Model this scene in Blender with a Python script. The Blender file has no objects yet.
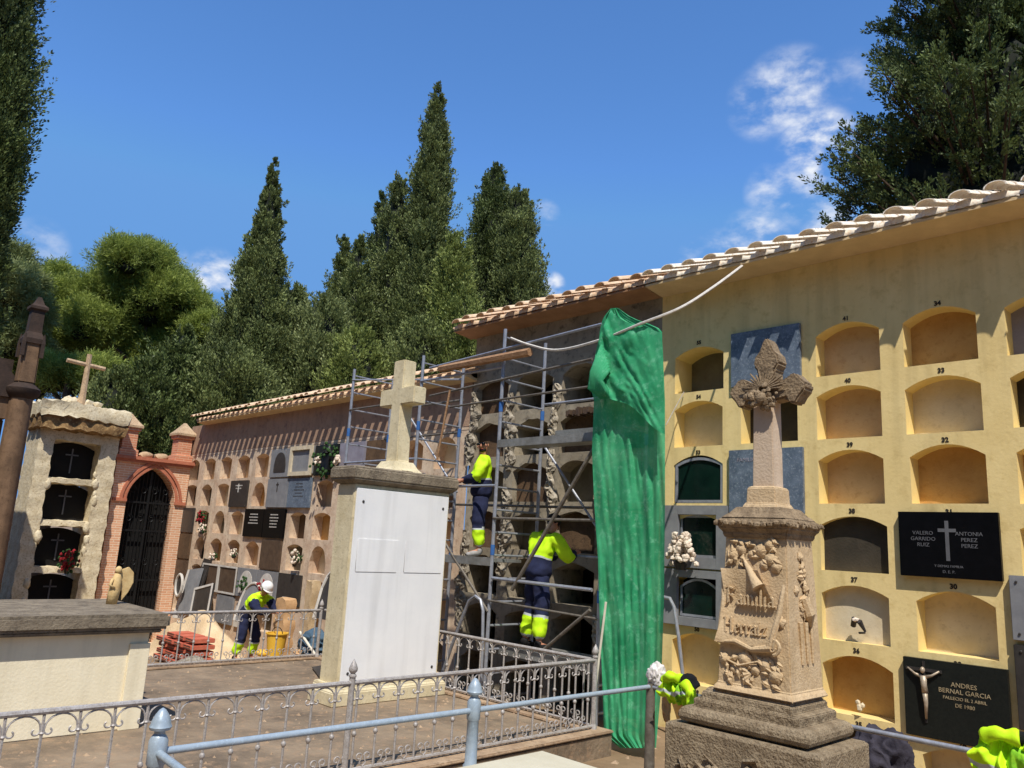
import bpy, bmesh, math, random
import numpy as np
from mathutils import Vector, Matrix, Quaternion, noise as mn
random.seed(7); RS = np.random.RandomState(11)
PI = math.pi
scene = bpy.context.scene
COL = scene.collection
# ------------------------------------------------------------------ camera
YAW, PITCH, ROLL, FPX = math.radians(-46.1576), math.radians(11.6159), math.radians(3.2281), 782.05
_f = Vector((math.sin(YAW)*math.cos(PITCH), math.cos(YAW)*math.cos(PITCH), math.sin(PITCH)))
_r = Vector((math.cos(YAW), -math.sin(YAW), 0)); _u = _r.cross(_f)
_r2 = math.cos(ROLL)*_r + math.sin(ROLL)*_u; _u2 = -math.sin(ROLL)*_r + math.cos(ROLL)*_u
def ray(x, y): return _f + _r2*((x-512)/FPX) - _u2*((y-384)/FPX)
def onX(x, y, v): d = ray(x, y); return d*(v/d.x)
def onY(x, y, v): d = ray(x, y); return d*(v/d.y)
def onZ(x, y, v): d = ray(x, y); return d*(v/d.z)
def far(x, y, D): d = ray(x, y); return d*(D/math.hypot(d.x, d.y))
cam_d = bpy.data.cameras.new('camera'); cam = bpy.data.objects.new('camera', cam_d); COL.objects.link(cam)
M3 = Matrix((_r2, _u2, -_f)).transposed(); cam.matrix_world = M3.to_4x4()
cam_d.sensor_width = 36; cam_d.lens = FPX/1024*36; cam_d.clip_start = 0.05; cam_d.clip_end = 3000
scene.camera = cam
# ------------------------------------------------------------------ materials
def srgb(r, g, b):
    return tuple(((c/255)/12.92 if c/255 <= .04045 else ((c/255+.055)/1.055)**2.4) for c in (r, g, b))
def mat(name, c1, c2=None, scale=3.0, rough=.85, bump=.2, bscale=40, metallic=0, streak=0, c3=None, spec=.3, trans=0, detail=6, dirt=0):
    m = bpy.data.materials.new(name); m.use_nodes = True; nt = m.node_tree; N = nt.nodes; L = nt.links
    b = N['Principled BSDF']; b.inputs['Roughness'].default_value = rough; b.inputs['Metallic'].default_value = metallic
    b.inputs['Specular IOR Level'].default_value = spec
    c1 = srgb(*c1); c2 = srgb(*c2) if c2 else tuple(v*.8 for v in c1)
    geo = N.new('ShaderNodeNewGeometry')
    no = N.new('ShaderNodeTexNoise'); no.inputs['Scale'].default_value = scale; no.inputs['Detail'].default_value = detail; no.inputs['Roughness'].default_value = .65
    L.new(geo.outputs['Position'], no.inputs['Vector'])
    ra = N.new('ShaderNodeValToRGB'); ra.color_ramp.elements[0].position = .32; ra.color_ramp.elements[1].position = .68
    ra.color_ramp.elements[0].color = (*c2, 1); ra.color_ramp.elements[1].color = (*c1, 1)
    L.new(no.outputs['Fac'], ra.inputs['Fac']); out = ra.outputs['Color']
    if c3:
        n3 = N.new('ShaderNodeTexNoise'); n3.inputs['Scale'].default_value = scale*4.3; n3.inputs['Detail'].default_value = 8; n3.inputs['Roughness'].default_value = .75
        L.new(geo.outputs['Position'], n3.inputs['Vector'])
        r3 = N.new('ShaderNodeMapRange'); r3.inputs['From Min'].default_value = .52; r3.inputs['From Max'].default_value = .68
        L.new(n3.outputs['Fac'], r3.inputs['Value'])
        mx = N.new('ShaderNodeMixRGB'); mx.inputs['Color2'].default_value = (*srgb(*c3), 1)
        L.new(r3.outputs['Result'], mx.inputs['Fac']); L.new(out, mx.inputs['Color1']); out = mx.outputs['Color']
    if streak:
        mp = N.new('ShaderNodeMapping'); mp.inputs['Scale'].default_value = (7, 7, .5)
        L.new(geo.outputs['Position'], mp.inputs['Vector'])
        ns = N.new('ShaderNodeTexNoise'); ns.inputs['Scale'].default_value = 1.0; ns.inputs['Detail'].default_value = 5
        L.new(mp.outputs['Vector'], ns.inputs['Vector'])
        rs = N.new('ShaderNodeMapRange'); rs.inputs['From Min'].default_value = .48; rs.inputs['From Max'].default_value = .75; rs.inputs['To Max'].default_value = streak
        L.new(ns.outputs['Fac'], rs.inputs['Value'])
        mx = N.new('ShaderNodeMixRGB'); mx.blend_type = 'MULTIPLY'; mx.inputs['Color2'].default_value = (.35, .33, .3, 1)
        L.new(rs.outputs['Result'], mx.inputs['Fac']); L.new(out, mx.inputs['Color1']); out = mx.outputs['Color']
    L.new(out, b.inputs['Base Color'])
    if bump:
        nb = N.new('ShaderNodeTexNoise'); nb.inputs['Scale'].default_value = bscale; nb.inputs['Detail'].default_value = 6
        L.new(geo.outputs['Position'], nb.inputs['Vector'])
        bu = N.new('ShaderNodeBump'); bu.inputs['Strength'].default_value = bump; bu.inputs['Distance'].default_value = .02
        L.new(nb.outputs['Fac'], bu.inputs['Height']); L.new(bu.outputs['Normal'], b.inputs['Normal'])
    m.diffuse_color = (*c1, 1)
    return m
def leafmat(name, dark, light, trans=.35):
    m = bpy.data.materials.new(name); m.use_nodes = True; nt = m.node_tree; N = nt.nodes; L = nt.links
    b = N['Principled BSDF']; b.inputs['Roughness'].default_value = .55; b.inputs['Specular IOR Level'].default_value = .25
    at = N.new('ShaderNodeAttribute'); at.attribute_name = 'tint'
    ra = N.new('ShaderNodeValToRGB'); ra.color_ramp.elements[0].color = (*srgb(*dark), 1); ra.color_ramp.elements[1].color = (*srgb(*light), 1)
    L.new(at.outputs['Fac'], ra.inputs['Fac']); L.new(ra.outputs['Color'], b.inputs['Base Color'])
    tr = N.new('ShaderNodeBsdfTranslucent'); L.new(ra.outputs['Color'], tr.inputs['Color'])
    mx = N.new('ShaderNodeMixShader'); mx.inputs['Fac'].default_value = trans
    L.new(b.outputs['BSDF'], mx.inputs[1]); L.new(tr.outputs['BSDF'], mx.inputs[2]); L.new(mx.outputs['Shader'], N['Material Output'].inputs['Surface'])
    return m
def brickmat(name, c1, c2, mortar, axis='YZ', bw=.24, bh=.062, ms=.008):
    m = mat(name, c1, c2, bump=0); nt = m.node_tree; N = nt.nodes; L = nt.links; b = N['Principled BSDF']
    geo = N.new('ShaderNodeNewGeometry'); sep = N.new('ShaderNodeSeparateXYZ'); L.new(geo.outputs['Position'], sep.inputs['Vector'])
    ad = N.new('ShaderNodeMath'); ad.operation = 'ADD'; L.new(sep.outputs['X'], ad.inputs[0]); L.new(sep.outputs['Y'], ad.inputs[1])
    cb = N.new('ShaderNodeCombineXYZ'); L.new(ad.outputs[0], cb.inputs['X']); L.new(sep.outputs['Z'], cb.inputs['Y'])
    br = N.new('ShaderNodeTexBrick'); br.inputs['Scale'].default_value = 1; br.inputs['Brick Width'].default_value = bw; br.inputs['Row Height'].default_value = bh
    br.inputs['Mortar Size'].default_value = ms; br.inputs['Color1'].default_value = (*srgb(*c1), 1); br.inputs['Color2'].default_value = (*srgb(*c2), 1); br.inputs['Mortar'].default_value = (*srgb(*mortar), 1)
    L.new(cb.outputs[0], br.inputs['Vector']); L.new(br.outputs['Color'], b.inputs['Base Color'])
    bu = N.new('ShaderNodeBump'); bu.inputs['Strength'].default_value = .5; bu.inputs['Distance'].default_value = .01; bu.invert = True
    L.new(br.outputs['Fac'], bu.inputs['Height']); L.new(bu.outputs['Normal'], b.inputs['Normal'])
    return m
M = dict(
 yellow=mat('yellow_limewash', (240,214,150), (228,200,134), 1.3, bump=.12, bscale=30, c3=(216,188,124), streak=.28),
 jamb=mat('niche_jamb_plaster', (238,214,148), (228,200,128), 3, bump=.1),
 p_pink=mat('niche_back_pink', (210,180,140), (194,160,120), 2.2, bump=.15, c3=(186,150,110)),
 p_orange=mat('niche_back_ochre', (204,164,104), (182,138,80), 2.2, bump=.15, c3=(174,130,74)),
 p_pale=mat('niche_back_pale', (224,208,176), (208,188,150), 2.2, bump=.12, c3=(198,180,148)),
 p_grey=mat('niche_back_grey', (120,112,94), (98,90,74), 4, bump=.15),
 p_dark=mat('niche_back_dark', (74,66,54), (56,50,40), 4, bump=.2),
 p_brown=mat('niche_back_brown', (110,86,62), (84,64,46), 4, bump=.3, c3=(60,48,36)),
 pinkwall=mat('aged_pink_render', (226,204,176), (196,166,138), 3.0, bump=.3, bscale=14, c3=(172,140,116), streak=.35),
 pinktop=mat('eave_shaded_red_render', (182,150,124), (160,130,106), 1.2, bump=.2, c3=(128,100,88), streak=.3),  # upper band of the old wall, eave shade put into its darker colour
 cement=mat('grey_cement_render', (172,160,138), (132,120,100), 1.4, bump=.4, bscale=12, c3=(84,78,68), streak=.3),
 rubble=mat('broken_rubble', (176,166,148), (116,104,86), 9, bump=.9, bscale=16, c3=(74,62,50)),
 rubble_w=mat('broken_plaster_rubble', (198,188,168), (136,122,100), 12, bump=.9, bscale=18, c3=(100,84,66)),
 tile=mat('clay_tile', (228,200,166), (204,164,126), 5, bump=.3, c3=(232,218,198)),
 tile_w=mat('limewashed_tile', (246,238,222), (230,214,190), 4, bump=.3, c3=(206,168,132)),
 eave=mat('cream_eave_render', (226,200,156), (206,180,138), 3, bump=.15),
 eave_br=mat('brown_eave_render', (170,130,96), (140,104,74), 3, bump=.3),
 stone=mat('warm_sandstone', (210,184,146), (190,162,122), 6, bump=.35, bscale=60, c3=(168,142,108), streak=.25),
 stone_pink=mat('rose_sandstone', (212,190,164), (196,172,144), 5, bump=.25, bscale=60, streak=.2),
 stone_dk=mat('weathered_sandstone', (160,138,108), (110,92,70), 10, bump=.6, bscale=50, c3=(74,62,48)),
 stone_lich=mat('lichened_stone', (164,146,118), (124,106,82), 14, bump=.8, bscale=60, c3=(78,66,54), streak=.4),
 limest=mat('pale_limestone', (226,212,176), (206,190,152), 5, bump=.2, c3=(184,170,136), streak=.2),
 graycap=mat('grey_stone_cap', (150,136,114), (112,100,84), 5, bump=.5, c3=(84,74,62), streak=.5),
 marble=mat('white_marble', (244,242,238), (230,229,228), 1.2, rough=.5, bump=.05, streak=.2, detail=12),
 marble_wall=mat('cream_rendered_tomb', (246,234,204), (234,220,186), 1.4, bump=.15, streak=.25),
 floor=mat('stained_concrete_floor', (152,132,108), (104,90,74), 1.7, bump=.6, bscale=16, c3=(160,132,104), detail=10),
 ground=mat('sandy_ground', (150,126,98), (120,98,74), 1.6, bump=.6, bscale=10, c3=(136,112,86), detail=10),
 curb=mat('concrete_curb', (186,160,130), (150,124,98), 4, bump=.4, c3=(120,100,80), streak=.3),
 lid=mat('pale_tomb_stone', (204,196,172), (190,180,154), 3, bump=.1),
 sand=mat('heaped_sand', (222,196,158), (200,172,132), 3, bump=.8, bscale=25),
 iron=mat('grey_painted_iron', (186,180,174), (158,150,142), 18, rough=.5, bump=.15, metallic=.15, c3=(108,92,80)),
 blueiron=mat('pale_blue_painted_iron', (164,176,184), (148,162,172), 12, rough=.38, bump=.08, metallic=.1, c3=(176,192,202), spec=.5),
 galv=mat('galvanised_steel', (176,178,184), (146,148,154), 14, rough=.42, bump=.1, metallic=.45),
 galv_dk=mat('weathered_steel_tube', (128,120,108), (98,90,80), 14, rough=.6, bump=.2, metallic=.3),
 bluepaint=mat('blue_band_paint', (62,110,170), (50,90,150), 10, bump=0),
 wood=mat('scaffold_timber', (176,138,102), (140,104,74), 8, bump=.4),
 deck=mat('metal_deck', (150,150,146), (116,114,108), 6, rough=.5, bump=.2, metallic=.3),
 black=mat('polished_black_granite', (14,14,16), (9,9,10), 12, rough=.35, bump=0, spec=.12),
 darkgran=mat('dark_green_granite', (34,36,32), (24,26,24), 40, rough=.35, bump=0, c3=(44,46,40), spec=.2),
 engr=mat('silver_engraving', (104,104,106), (90,90,92), bump=0),
 gold=mat('pale_gilt_lettering', (176,158,124), (150,132,100), bump=0),
 bronze=mat('pale_bronze', (196,178,154), (150,132,108), 20, rough=.45, metallic=.3, bump=.1),
 ink=mat('painted_number_black', (40,34,28), (60,50,40), 40, bump=0),
 marb_blue=mat('veined_blue_marble', (112,124,138), (78,90,104), 7, rough=.4, bump=.03, c3=(150,158,166), detail=12),
 grey_slab=mat('grey_slab', (140,140,140), (120,120,122), 6, rough=.5, bump=.05),
 dkgrey=mat('dark_grey_slab', (66,62,58), (50,46,44), 9, rough=.35, bump=.05),
 brownslab=mat('brown_slab', (98,80,64), (76,60,48), 8, rough=.5, bump=.1),
 lilac=mat('lilac_grey_slab', (150,146,156), (130,124,134), 6, rough=.5, bump=.05),
 whitefr=mat('white_slab_frame', (214,208,198), (190,182,170), 6, bump=.1),
 brick=brickmat('orange_brick', (230,176,138), (214,154,116), (236,212,182)),
 brick_red=brickmat('red_brick', (214,144,110), (198,126,92), (214,178,146)),
 redtile=mat('red_clay_cornice', (196,122,92), (172,102,76), 6, bump=.2),
 capstone=mat('pale_cap_stone', (204,176,140), (170,140,108), 6, bump=.4, c3=(120,98,78)),
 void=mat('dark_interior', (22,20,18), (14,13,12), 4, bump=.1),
 wrought=mat('black_wrought_iron', (26,26,26), (18,18,18), 6, rough=.5, bump=.1),
 brownpier=mat('brown_sandstone_pier', (132,104,78), (98,76,56), 3, bump=.3, c3=(92,70,52), streak=.4),
 darkpier=mat('soot_dark_stone', (72,56,46), (50,40,34), 5, bump=.4),
 rocky=mat('cream_rocky_stone', (226,212,180), (198,180,144), 5, bump=.7, bscale=14, c3=(150,124,86)),
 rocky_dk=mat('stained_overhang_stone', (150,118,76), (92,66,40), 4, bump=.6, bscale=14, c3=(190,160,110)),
 angel=mat('gilded_stone', (224,196,140), (190,156,104), 8, bump=.2),
 hivis=mat('hi_vis_yellow', (206,250,30), (186,232,24), 10, rough=.7, bump=.2, bscale=14),
 navy=mat('navy_workwear', (38,44,74), (28,32,56), 10, rough=.9, bump=.3, bscale=14),
 reflect=mat('reflective_tape', (196,200,200), (176,180,180), 10, rough=.4, bump=0),
 skin=mat('skin', (196,140,110), (182,124,96), 10, rough=.6, bump=.05),
 hair=mat('dark_hair', (40,30,24), (28,22,18), 30, bump=.3),
 shoe=mat('work_boot_black', (34,32,32), (24,22,22), 20, bump=.2),
 shoe_g=mat('grey_trainer', (168,164,160), (130,126,120), 20, bump=.2),
 helmet=mat('white_helmet', (240,240,238), (230,230,228), 5, rough=.35, bump=0),
 glassdk=mat('sunglasses_black', (12,12,14), (10,10,12), 5, rough=.15, bump=0),
 darkcloth=mat('dark_grey_cloth', (66,62,70), (48,44,52), 12, rough=.95, bump=.5, bscale=30),
 blackcloth=mat('black_cloth', (22,22,26), (16,16,18), 12, rough=.95, bump=.4, bscale=30),
 limecloth=mat('green_yellow_cloth', (160,214,40), (96,166,34), 16, rough=.8, bump=.3, bscale=30),
 whitecloth=mat('white_cloth', (226,218,214), (204,196,190), 12, rough=.95, bump=.4, bscale=30),
 yellowpl=mat('yellow_plastic', (238,190,70), (226,174,56), 5, rough=.45, bump=0),
 redbrick=mat('hollow_red_brick', (206,116,90), (184,92,70), 8, bump=.3),
 bluebag=mat('faded_blue_sack', (84,108,124), (64,84,100), 8, rough=.8, bump=.5),
 tansack=mat('tan_sack_paper', (212,172,126), (188,146,102), 6, bump=.4),
 rose_r=mat('red_petals', (160,40,44), (120,26,34), 20, bump=.2),
 rose_w=mat('cream_petals', (236,222,204), (206,184,160), 20, bump=.2),
 leafg=mat('leaf_green', (60,90,44), (40,66,32), 20, bump=.1),
 rope=mat('white_rope', (222,216,204), (196,188,176), 20, bump=.1),
 cream_frame=mat('cream_stone_frame', (218,204,176), (196,180,150), 8, bump=.2),
 broomw=mat('pale_wood_handle', (232,222,200), (210,198,176), 8, bump=0),
 bark=mat('brown_bark', (92,74,58), (60,48,38), 6, bump=.8, bscale=14),
)
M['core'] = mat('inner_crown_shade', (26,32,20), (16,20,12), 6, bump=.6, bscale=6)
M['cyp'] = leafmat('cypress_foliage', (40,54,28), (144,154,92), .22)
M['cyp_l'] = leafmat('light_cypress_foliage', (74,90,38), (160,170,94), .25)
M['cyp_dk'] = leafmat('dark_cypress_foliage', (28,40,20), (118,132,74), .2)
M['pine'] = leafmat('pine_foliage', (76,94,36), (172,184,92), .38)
M['olive'] = leafmat('olive_green_foliage', (84,98,50), (160,168,110), .3)
def netm():
    m = mat('green_debris_netting', (90,194,138), (52,156,106), 2.5, rough=1, bump=.0, bscale=22, detail=10, c3=(128,210,164), spec=0); nt = m.node_tree; N = nt.nodes; L = nt.links
    b = N['Principled BSDF']; tr = N.new('ShaderNodeBsdfTranslucent'); tr.inputs['Color'].default_value = (*srgb(60,170,124), 1)
    geo = N.new('ShaderNodeNewGeometry'); mp = N.new('ShaderNodeMapping'); mp.inputs['Scale'].default_value = (9, 9, 3.6); mp.inputs['Rotation'].default_value = (0, .12, 0); L.new(geo.outputs['Position'], mp.inputs['Vector'])
    cr = N.new('ShaderNodeTexNoise'); cr.noise_type = 'RIDGED_MULTIFRACTAL'; cr.inputs['Scale'].default_value = 1.1; cr.inputs['Detail'].default_value = 6; L.new(mp.outputs['Vector'], cr.inputs['Vector'])
    bu = N.new('ShaderNodeBump'); bu.inputs['Strength'].default_value = .45; bu.inputs['Distance'].default_value = .02; L.new(cr.outputs['Fac'], bu.inputs['Height']); L.new(bu.outputs['Normal'], b.inputs['Normal']); L.new(bu.outputs['Normal'], tr.inputs['Normal'])
    mx = N.new('ShaderNodeMixShader'); mx.inputs['Fac'].default_value = .3; L.new(b.outputs['BSDF'], mx.inputs[1]); L.new(tr.outputs['BSDF'], mx.inputs[2])
    tp = N.new('ShaderNodeBsdfTransparent'); m2 = N.new('ShaderNodeMixShader'); m2.inputs['Fac'].default_value = .07; L.new(mx.outputs['Shader'], m2.inputs[1]); L.new(tp.outputs['BSDF'], m2.inputs[2]); L.new(m2.outputs['Shader'], N['Material Output'].inputs['Surface']); return m
M['netmat'] = netm()
# glass of niche doors
gm = mat('dark_green_glass', (18,42,34), (10,26,22), 3, rough=.15, bump=0, spec=.3); M['glass'] = gm
# ------------------------------------------------------------------ object helpers
def wloc(o):
    v = Vector((0, 0, 0))
    while o is not None: v += o.location; o = o.parent
    return v
def tag(o, label=None, cat=None, group=None, kind=None):
    if label: o['label'] = label
    if cat: o['category'] = cat
    if group: o['group'] = group
    if kind or cat: o['kind'] = kind or 'thing'
    return o
def thing(name, loc, label, cat, group=None, rz=0):
    o = bpy.data.objects.new(name, None); COL.objects.link(o); o.location = loc; o.rotation_euler = (0, 0, rz)
    o.empty_display_size = .1
    return tag(o, label, cat, group)
class MB:
    def __init__(s): s.v = []; s.f = []; s.mi = []; s.cur = 0
    def add(s, vs, fs):
        b = len(s.v); s.v += [tuple(v) for v in vs]; s.f += [tuple(b+i for i in f) for f in fs]; s.mi += [s.cur]*len(fs); return s
    def box(s, a, b, taper=0, rot=None, piv=None):
        x0, y0, z0 = a; x1, y1, z1 = b
        vs = [(x0,y0,z0),(x1,y0,z0),(x1,y1,z0),(x0,y1,z0),(x0+taper,y0+taper,z1),(x1-taper,y0+taper,z1),(x1-taper,y1-taper,z1),(x0+taper,y1-taper,z1)]
        if rot is not None:
            p = Vector(piv if piv is not None else ((x0+x1)/2,(y0+y1)/2,(z0+z1)/2)); vs = [tuple(p + rot @ (Vector(v)-p)) for v in vs]
        return s.add(vs, [(0,3,2,1),(4,5,6,7),(0,1,5,4),(1,2,6,5),(2,3,7,6),(3,0,4,7)])
    def tube(s, pts, r, n=8, cap=True, flat=None):
        pts = [Vector(p) for p in pts]; rr = r if isinstance(r, (list, tuple)) else [r]*len(pts)
        vs = []; pn = None
        for i, p in enumerate(pts):
            t = (pts[min(i+1, len(pts)-1)] - pts[max(i-1, 0)]).normalized()
            if pn is None: pn = t.orthogonal().normalized()
            a = (pn - t*pn.dot(t)); a = a.normalized() if a.length > 1e-6 else t.orthogonal().normalized(); pn = a; b = t.cross(a)
            vs += [tuple(p + (a*math.cos(2*PI*k/n) + b*math.sin(2*PI*k/n))*rr[i]) for k in range(n)]
        fs = [(i*n+k, i*n+(k+1)%n, (i+1)*n+(k+1)%n, (i+1)*n+k) for i in range(len(pts)-1) for k in range(n)]
        if cap: fs += [tuple(range(n))[::-1], tuple(range((len(pts)-1)*n, len(pts)*n))]
        return s.add(vs, fs)
    def lathe(s, prof, c=(0,0,0), n=14, sx=1, sy=1, a0=0, sq=False):
        vs = []
        for (r, z) in prof:
            for k in range(n):
                a = a0 + 2*PI*k/n; q = 1
                vs.append((c[0]+r*sx*q*math.cos(a), c[1]+r*sy*q*math.sin(a), c[2]+z))
        fs = [(i*n+k, i*n+(k+1)%n, (i+1)*n+(k+1)%n, (i+1)*n+k) for i in range(len(prof)-1) for k in range(n)]
        fs += [tuple(range(n))[::-1], tuple(range((len(prof)-1)*n, len(prof)*n))]
        return s.add(vs, fs)
    def tiers(s, prof, c):           # rectangular moulding: prof = [(half_x, half_y, z)]
        vs = []
        for hx, hy, z in prof: vs += [(c[0]-hx,c[1]-hy,z),(c[0]+hx,c[1]-hy,z),(c[0]+hx,c[1]+hy,z),(c[0]-hx,c[1]+hy,z)]
        fs = [(i*4+k, i*4+(k+1)%4, (i+1)*4+(k+1)%4, (i+1)*4+k) for i in range(len(prof)-1) for k in range(4)]
        fs += [(3,2,1,0), tuple(range((len(prof)-1)*4, len(prof)*4))]
        return s.add(vs, fs)
    def prism(s, pts, d):            # polygon pts (3D) extruded by vector d
        n = len(pts); d = Vector(d); vs = [tuple(p) for p in pts] + [tuple(Vector(p)+d) for p in pts]
        return s.add(vs, [tuple(range(n)), tuple(range(2*n-1, n-1, -1))] + [(i, i+n, (i+1)%n+n, (i+1)%n) for i in range(n)])
    def blob(s, c, r, sub=1, sc=(1,1,1), noise=.15, rot=None):
        bm = bmesh.new(); bmesh.ops.create_icosphere(bm, subdivisions=sub, radius=1)
        vs = []
        for v in bm.verts:
            p = Vector(v.co)*(1+random.uniform(-noise, noise)); p = Vector((p.x*sc[0], p.y*sc[1], p.z*sc[2]))
            if rot is not None: p = rot @ p
            vs.append(tuple(Vector(c)+p*r))
        fs = [tuple(v.index for v in f.verts) for f in bm.faces]; bm.free(); return s.add(vs, fs)
    def xf(s, mx, start=0):
        for i in range(start, len(s.v)): s.v[i] = tuple(mx @ Vector(s.v[i]))
        return s
    def build(s, name, m, parent=None, loc=None, smooth=False, bevel=0, local=False):
        me = bpy.data.meshes.new(name)
        off = Vector((0,0,0)) if local else (wloc(parent) if parent is not None else Vector(loc or (0,0,0)))
        if loc is not None and parent is not None and not local: off = Vector(loc)
        me.from_pydata([tuple(Vector(v)-off) for v in s.v], [], s.f)
        ms = m if isinstance(m, (list, tuple)) else [m]
        for q in ms: me.materials.append(M[q] if isinstance(q, str) else q)
        if len(ms) > 1: me.polygons.foreach_set('material_index', s.mi)
        bm = bmesh.new(); bm.from_mesh(me); bmesh.ops.recalc_face_normals(bm, faces=bm.faces)
        if bevel:
            es = [e for e in bm.edges if len(e.link_faces) == 2 and e.calc_face_angle(0) > .6]
            try: bmesh.ops.bevel(bm, geom=es, offset=bevel, segments=2, affect='EDGES', clamp_overlap=True)
            except Exception: pass
        bm.to_mesh(me); bm.free()
        if smooth:
            me.polygons.foreach_set('use_smooth', [True]*len(me.polygons))
            if smooth != 'all' and hasattr(me, 'set_sharp_from_angle'): me.set_sharp_from_angle(angle=math.radians(40))
        o = bpy.data.objects.new(name, me); COL.objects.link(o); o.parent = parent
        if loc is not None:
            o.location = Vector(loc) - (wloc(parent) if parent is not None else Vector((0,0,0)))
        return o
def copy_tree(o, parent=None):
    c = o.copy(); COL.objects.link(c); c.parent = parent
    for ch in o.children: copy_tree(ch, c)
    return c
def text(body, size, mtl, parent, pos, axes=((1,0,0),(0,0,1)), name='lettering', depth=.002, align='CENTER', bold=0, squeeze=1):
    cu = bpy.data.curves.new(name, 'FONT'); cu.body = body; cu.size = size; cu.extrude = depth; cu.align_x = align; cu.align_y = 'CENTER'; cu.offset = bold
    cu.resolution_u = 2
    t = bpy.data.objects.new('tmp_text', cu); COL.objects.link(t)
    dg = bpy.context.evaluated_depsgraph_get(); me = bpy.data.meshes.new_from_object(t.evaluated_get(dg)); bpy.data.objects.remove(t)
    X = Vector(axes[0]); Z = Vector(axes[1]); W = X.cross(Z); off = Vector(pos) - wloc(parent)
    for v in me.vertices: v.co = off + X*v.co.x*squeeze + Z*v.co.y + W*v.co.z
    me.materials.clear(); me.materials.append(M[mtl]); me.name = name
    o = bpy.data.objects.new(name, me); COL.objects.link(o); o.parent = parent
    return o
# ------------------------------------------------------------------ world, sun
w = bpy.data.worlds.new('World'); scene.world = w; w.use_nodes = True; nt = w.node_tree; N = nt.nodes; L = nt.links
bg = N['Background']; bg.inputs['Strength'].default_value = .1
SUN = Vector((.50, -.42, 1)).normalized()
sky = N.new('ShaderNodeTexSky'); sky.sky_type = 'NISHITA'; sky.sun_disc = False
sky.sun_elevation = math.asin(SUN.z); sky.sun_rotation = math.atan2(SUN.x, SUN.y); sky.altitude = 900; sky.air_density = 1.0; sky.dust_density = .05; sky.ozone_density = 2.2
hs = N.new('ShaderNodeHueSaturation'); hs.inputs['Saturation'].default_value = 1.1; hs.inputs['Value'].default_value = 1.95; L.new(sky.outputs[0], hs.inputs['Color'])
tc = N.new('ShaderNodeTexCoord')
clouds = [((790,92),2.6,1.3,(1.6,1)),((765,104),2.2,1.0,1),((818,144),2.3,2.0,1),((800,190),2.2,1.1,1),((775,192),1.8,1.0,1),((828,222),1.6,1.2,1),((755,243),2.2,1.3,1),((725,252),1.6,1.0,1),((700,258),1.4,.7,1),((552,285),.9,1.5,1),((545,215),1.0,.6,1),((213,276),1.7,1.6,1),((175,262),1.0,.7,1),((38,246),1.6,.6,1),((765,215),1.0,.6,1),((850,75),1.5,.5,1)]
acc = None
for (px, py), rad, amp, _ in clouds:
    d = ray(px, py).normalized()
    dp = N.new('ShaderNodeVectorMath'); dp.operation = 'DOT_PRODUCT'; dp.inputs[1].default_value = d; L.new(tc.outputs['Generated'], dp.inputs[0])
    mr = N.new('ShaderNodeMapRange'); mr.interpolation_type = 'SMOOTHSTEP'; mr.inputs['From Min'].default_value = math.cos(math.radians(rad*1.25)); mr.inputs['From Max'].default_value = 1; mr.inputs['To Max'].default_value = amp
    L.new(dp.outputs['Value'], mr.inputs['Value'])
    if acc is None: acc = mr.outputs[0]
    else:
        ad = N.new('ShaderNodeMath'); ad.operation = 'MAXIMUM'; L.new(acc, ad.inputs[0]); L.new(mr.outputs[0], ad.inputs[1]); acc = ad.outputs[0]
cn = N.new('ShaderNodeTexNoise'); cn.inputs['Scale'].default_value = 26; cn.inputs['Detail'].default_value = 7; cn.inputs['Roughness'].default_value = .55; cn.inputs['Distortion'].default_value = .1
cmap = N.new('ShaderNodeMapping'); cmap.inputs['Scale'].default_value = (1, 1, 1.7); L.new(tc.outputs['Generated'], cmap.inputs['Vector']); L.new(cmap.outputs[0], cn.inputs['Vector'])
s2 = N.new('ShaderNodeMapRange'); s2.interpolation_type = 'SMOOTHSTEP'; s2.inputs['From Min'].default_value = .36; s2.inputs['From Max'].default_value = .86; L.new(cn.outputs['Fac'], s2.inputs['Value'])
s3 = N.new('ShaderNodeMath'); s3.operation = 'MULTIPLY'; s3.use_clamp = True; L.new(acc, s3.inputs[0]); L.new(s2.outputs[0], s3.inputs[1])
tint = N.new('ShaderNodeMixRGB'); tint.blend_type = 'MULTIPLY'; tint.inputs['Fac'].default_value = 1; tint.inputs['Color2'].default_value = (.78, 1, 1.2, 1); L.new(hs.outputs[0], tint.inputs['Color1'])
cm = N.new('ShaderNodeMixRGB'); cm.inputs['Color2'].default_value = (8.6, 9.0, 9.8, 1); L.new(s3.outputs[0], cm.inputs['Fac']); cap = N.new('ShaderNodeMixRGB'); cap.blend_type = 'DARKEN'; cap.inputs['Fac'].default_value = 1; cap.inputs['Color2'].default_value = (1.45,3.5,7.5,1); L.new(tint.outputs[0], cap.inputs['Color1']); L.new(cap.outputs[0], cm.inputs['Color1'])
L.new(cm.outputs[0], bg.inputs['Color'])
sd = bpy.data.lights.new('sun', 'SUN'); sd.energy = 5.0; sd.angle = math.radians(.5); sd.color = (1, .955, .88)
so = bpy.data.objects.new('sun', sd); COL.objects.link(so); so.rotation_euler = SUN.to_track_quat('Z', 'Y').to_euler(); so.location = (0, 0, 30)
scene.view_settings.view_transform = 'Standard'; scene.view_settings.look = 'None'; scene.view_settings.exposure = 0
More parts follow.
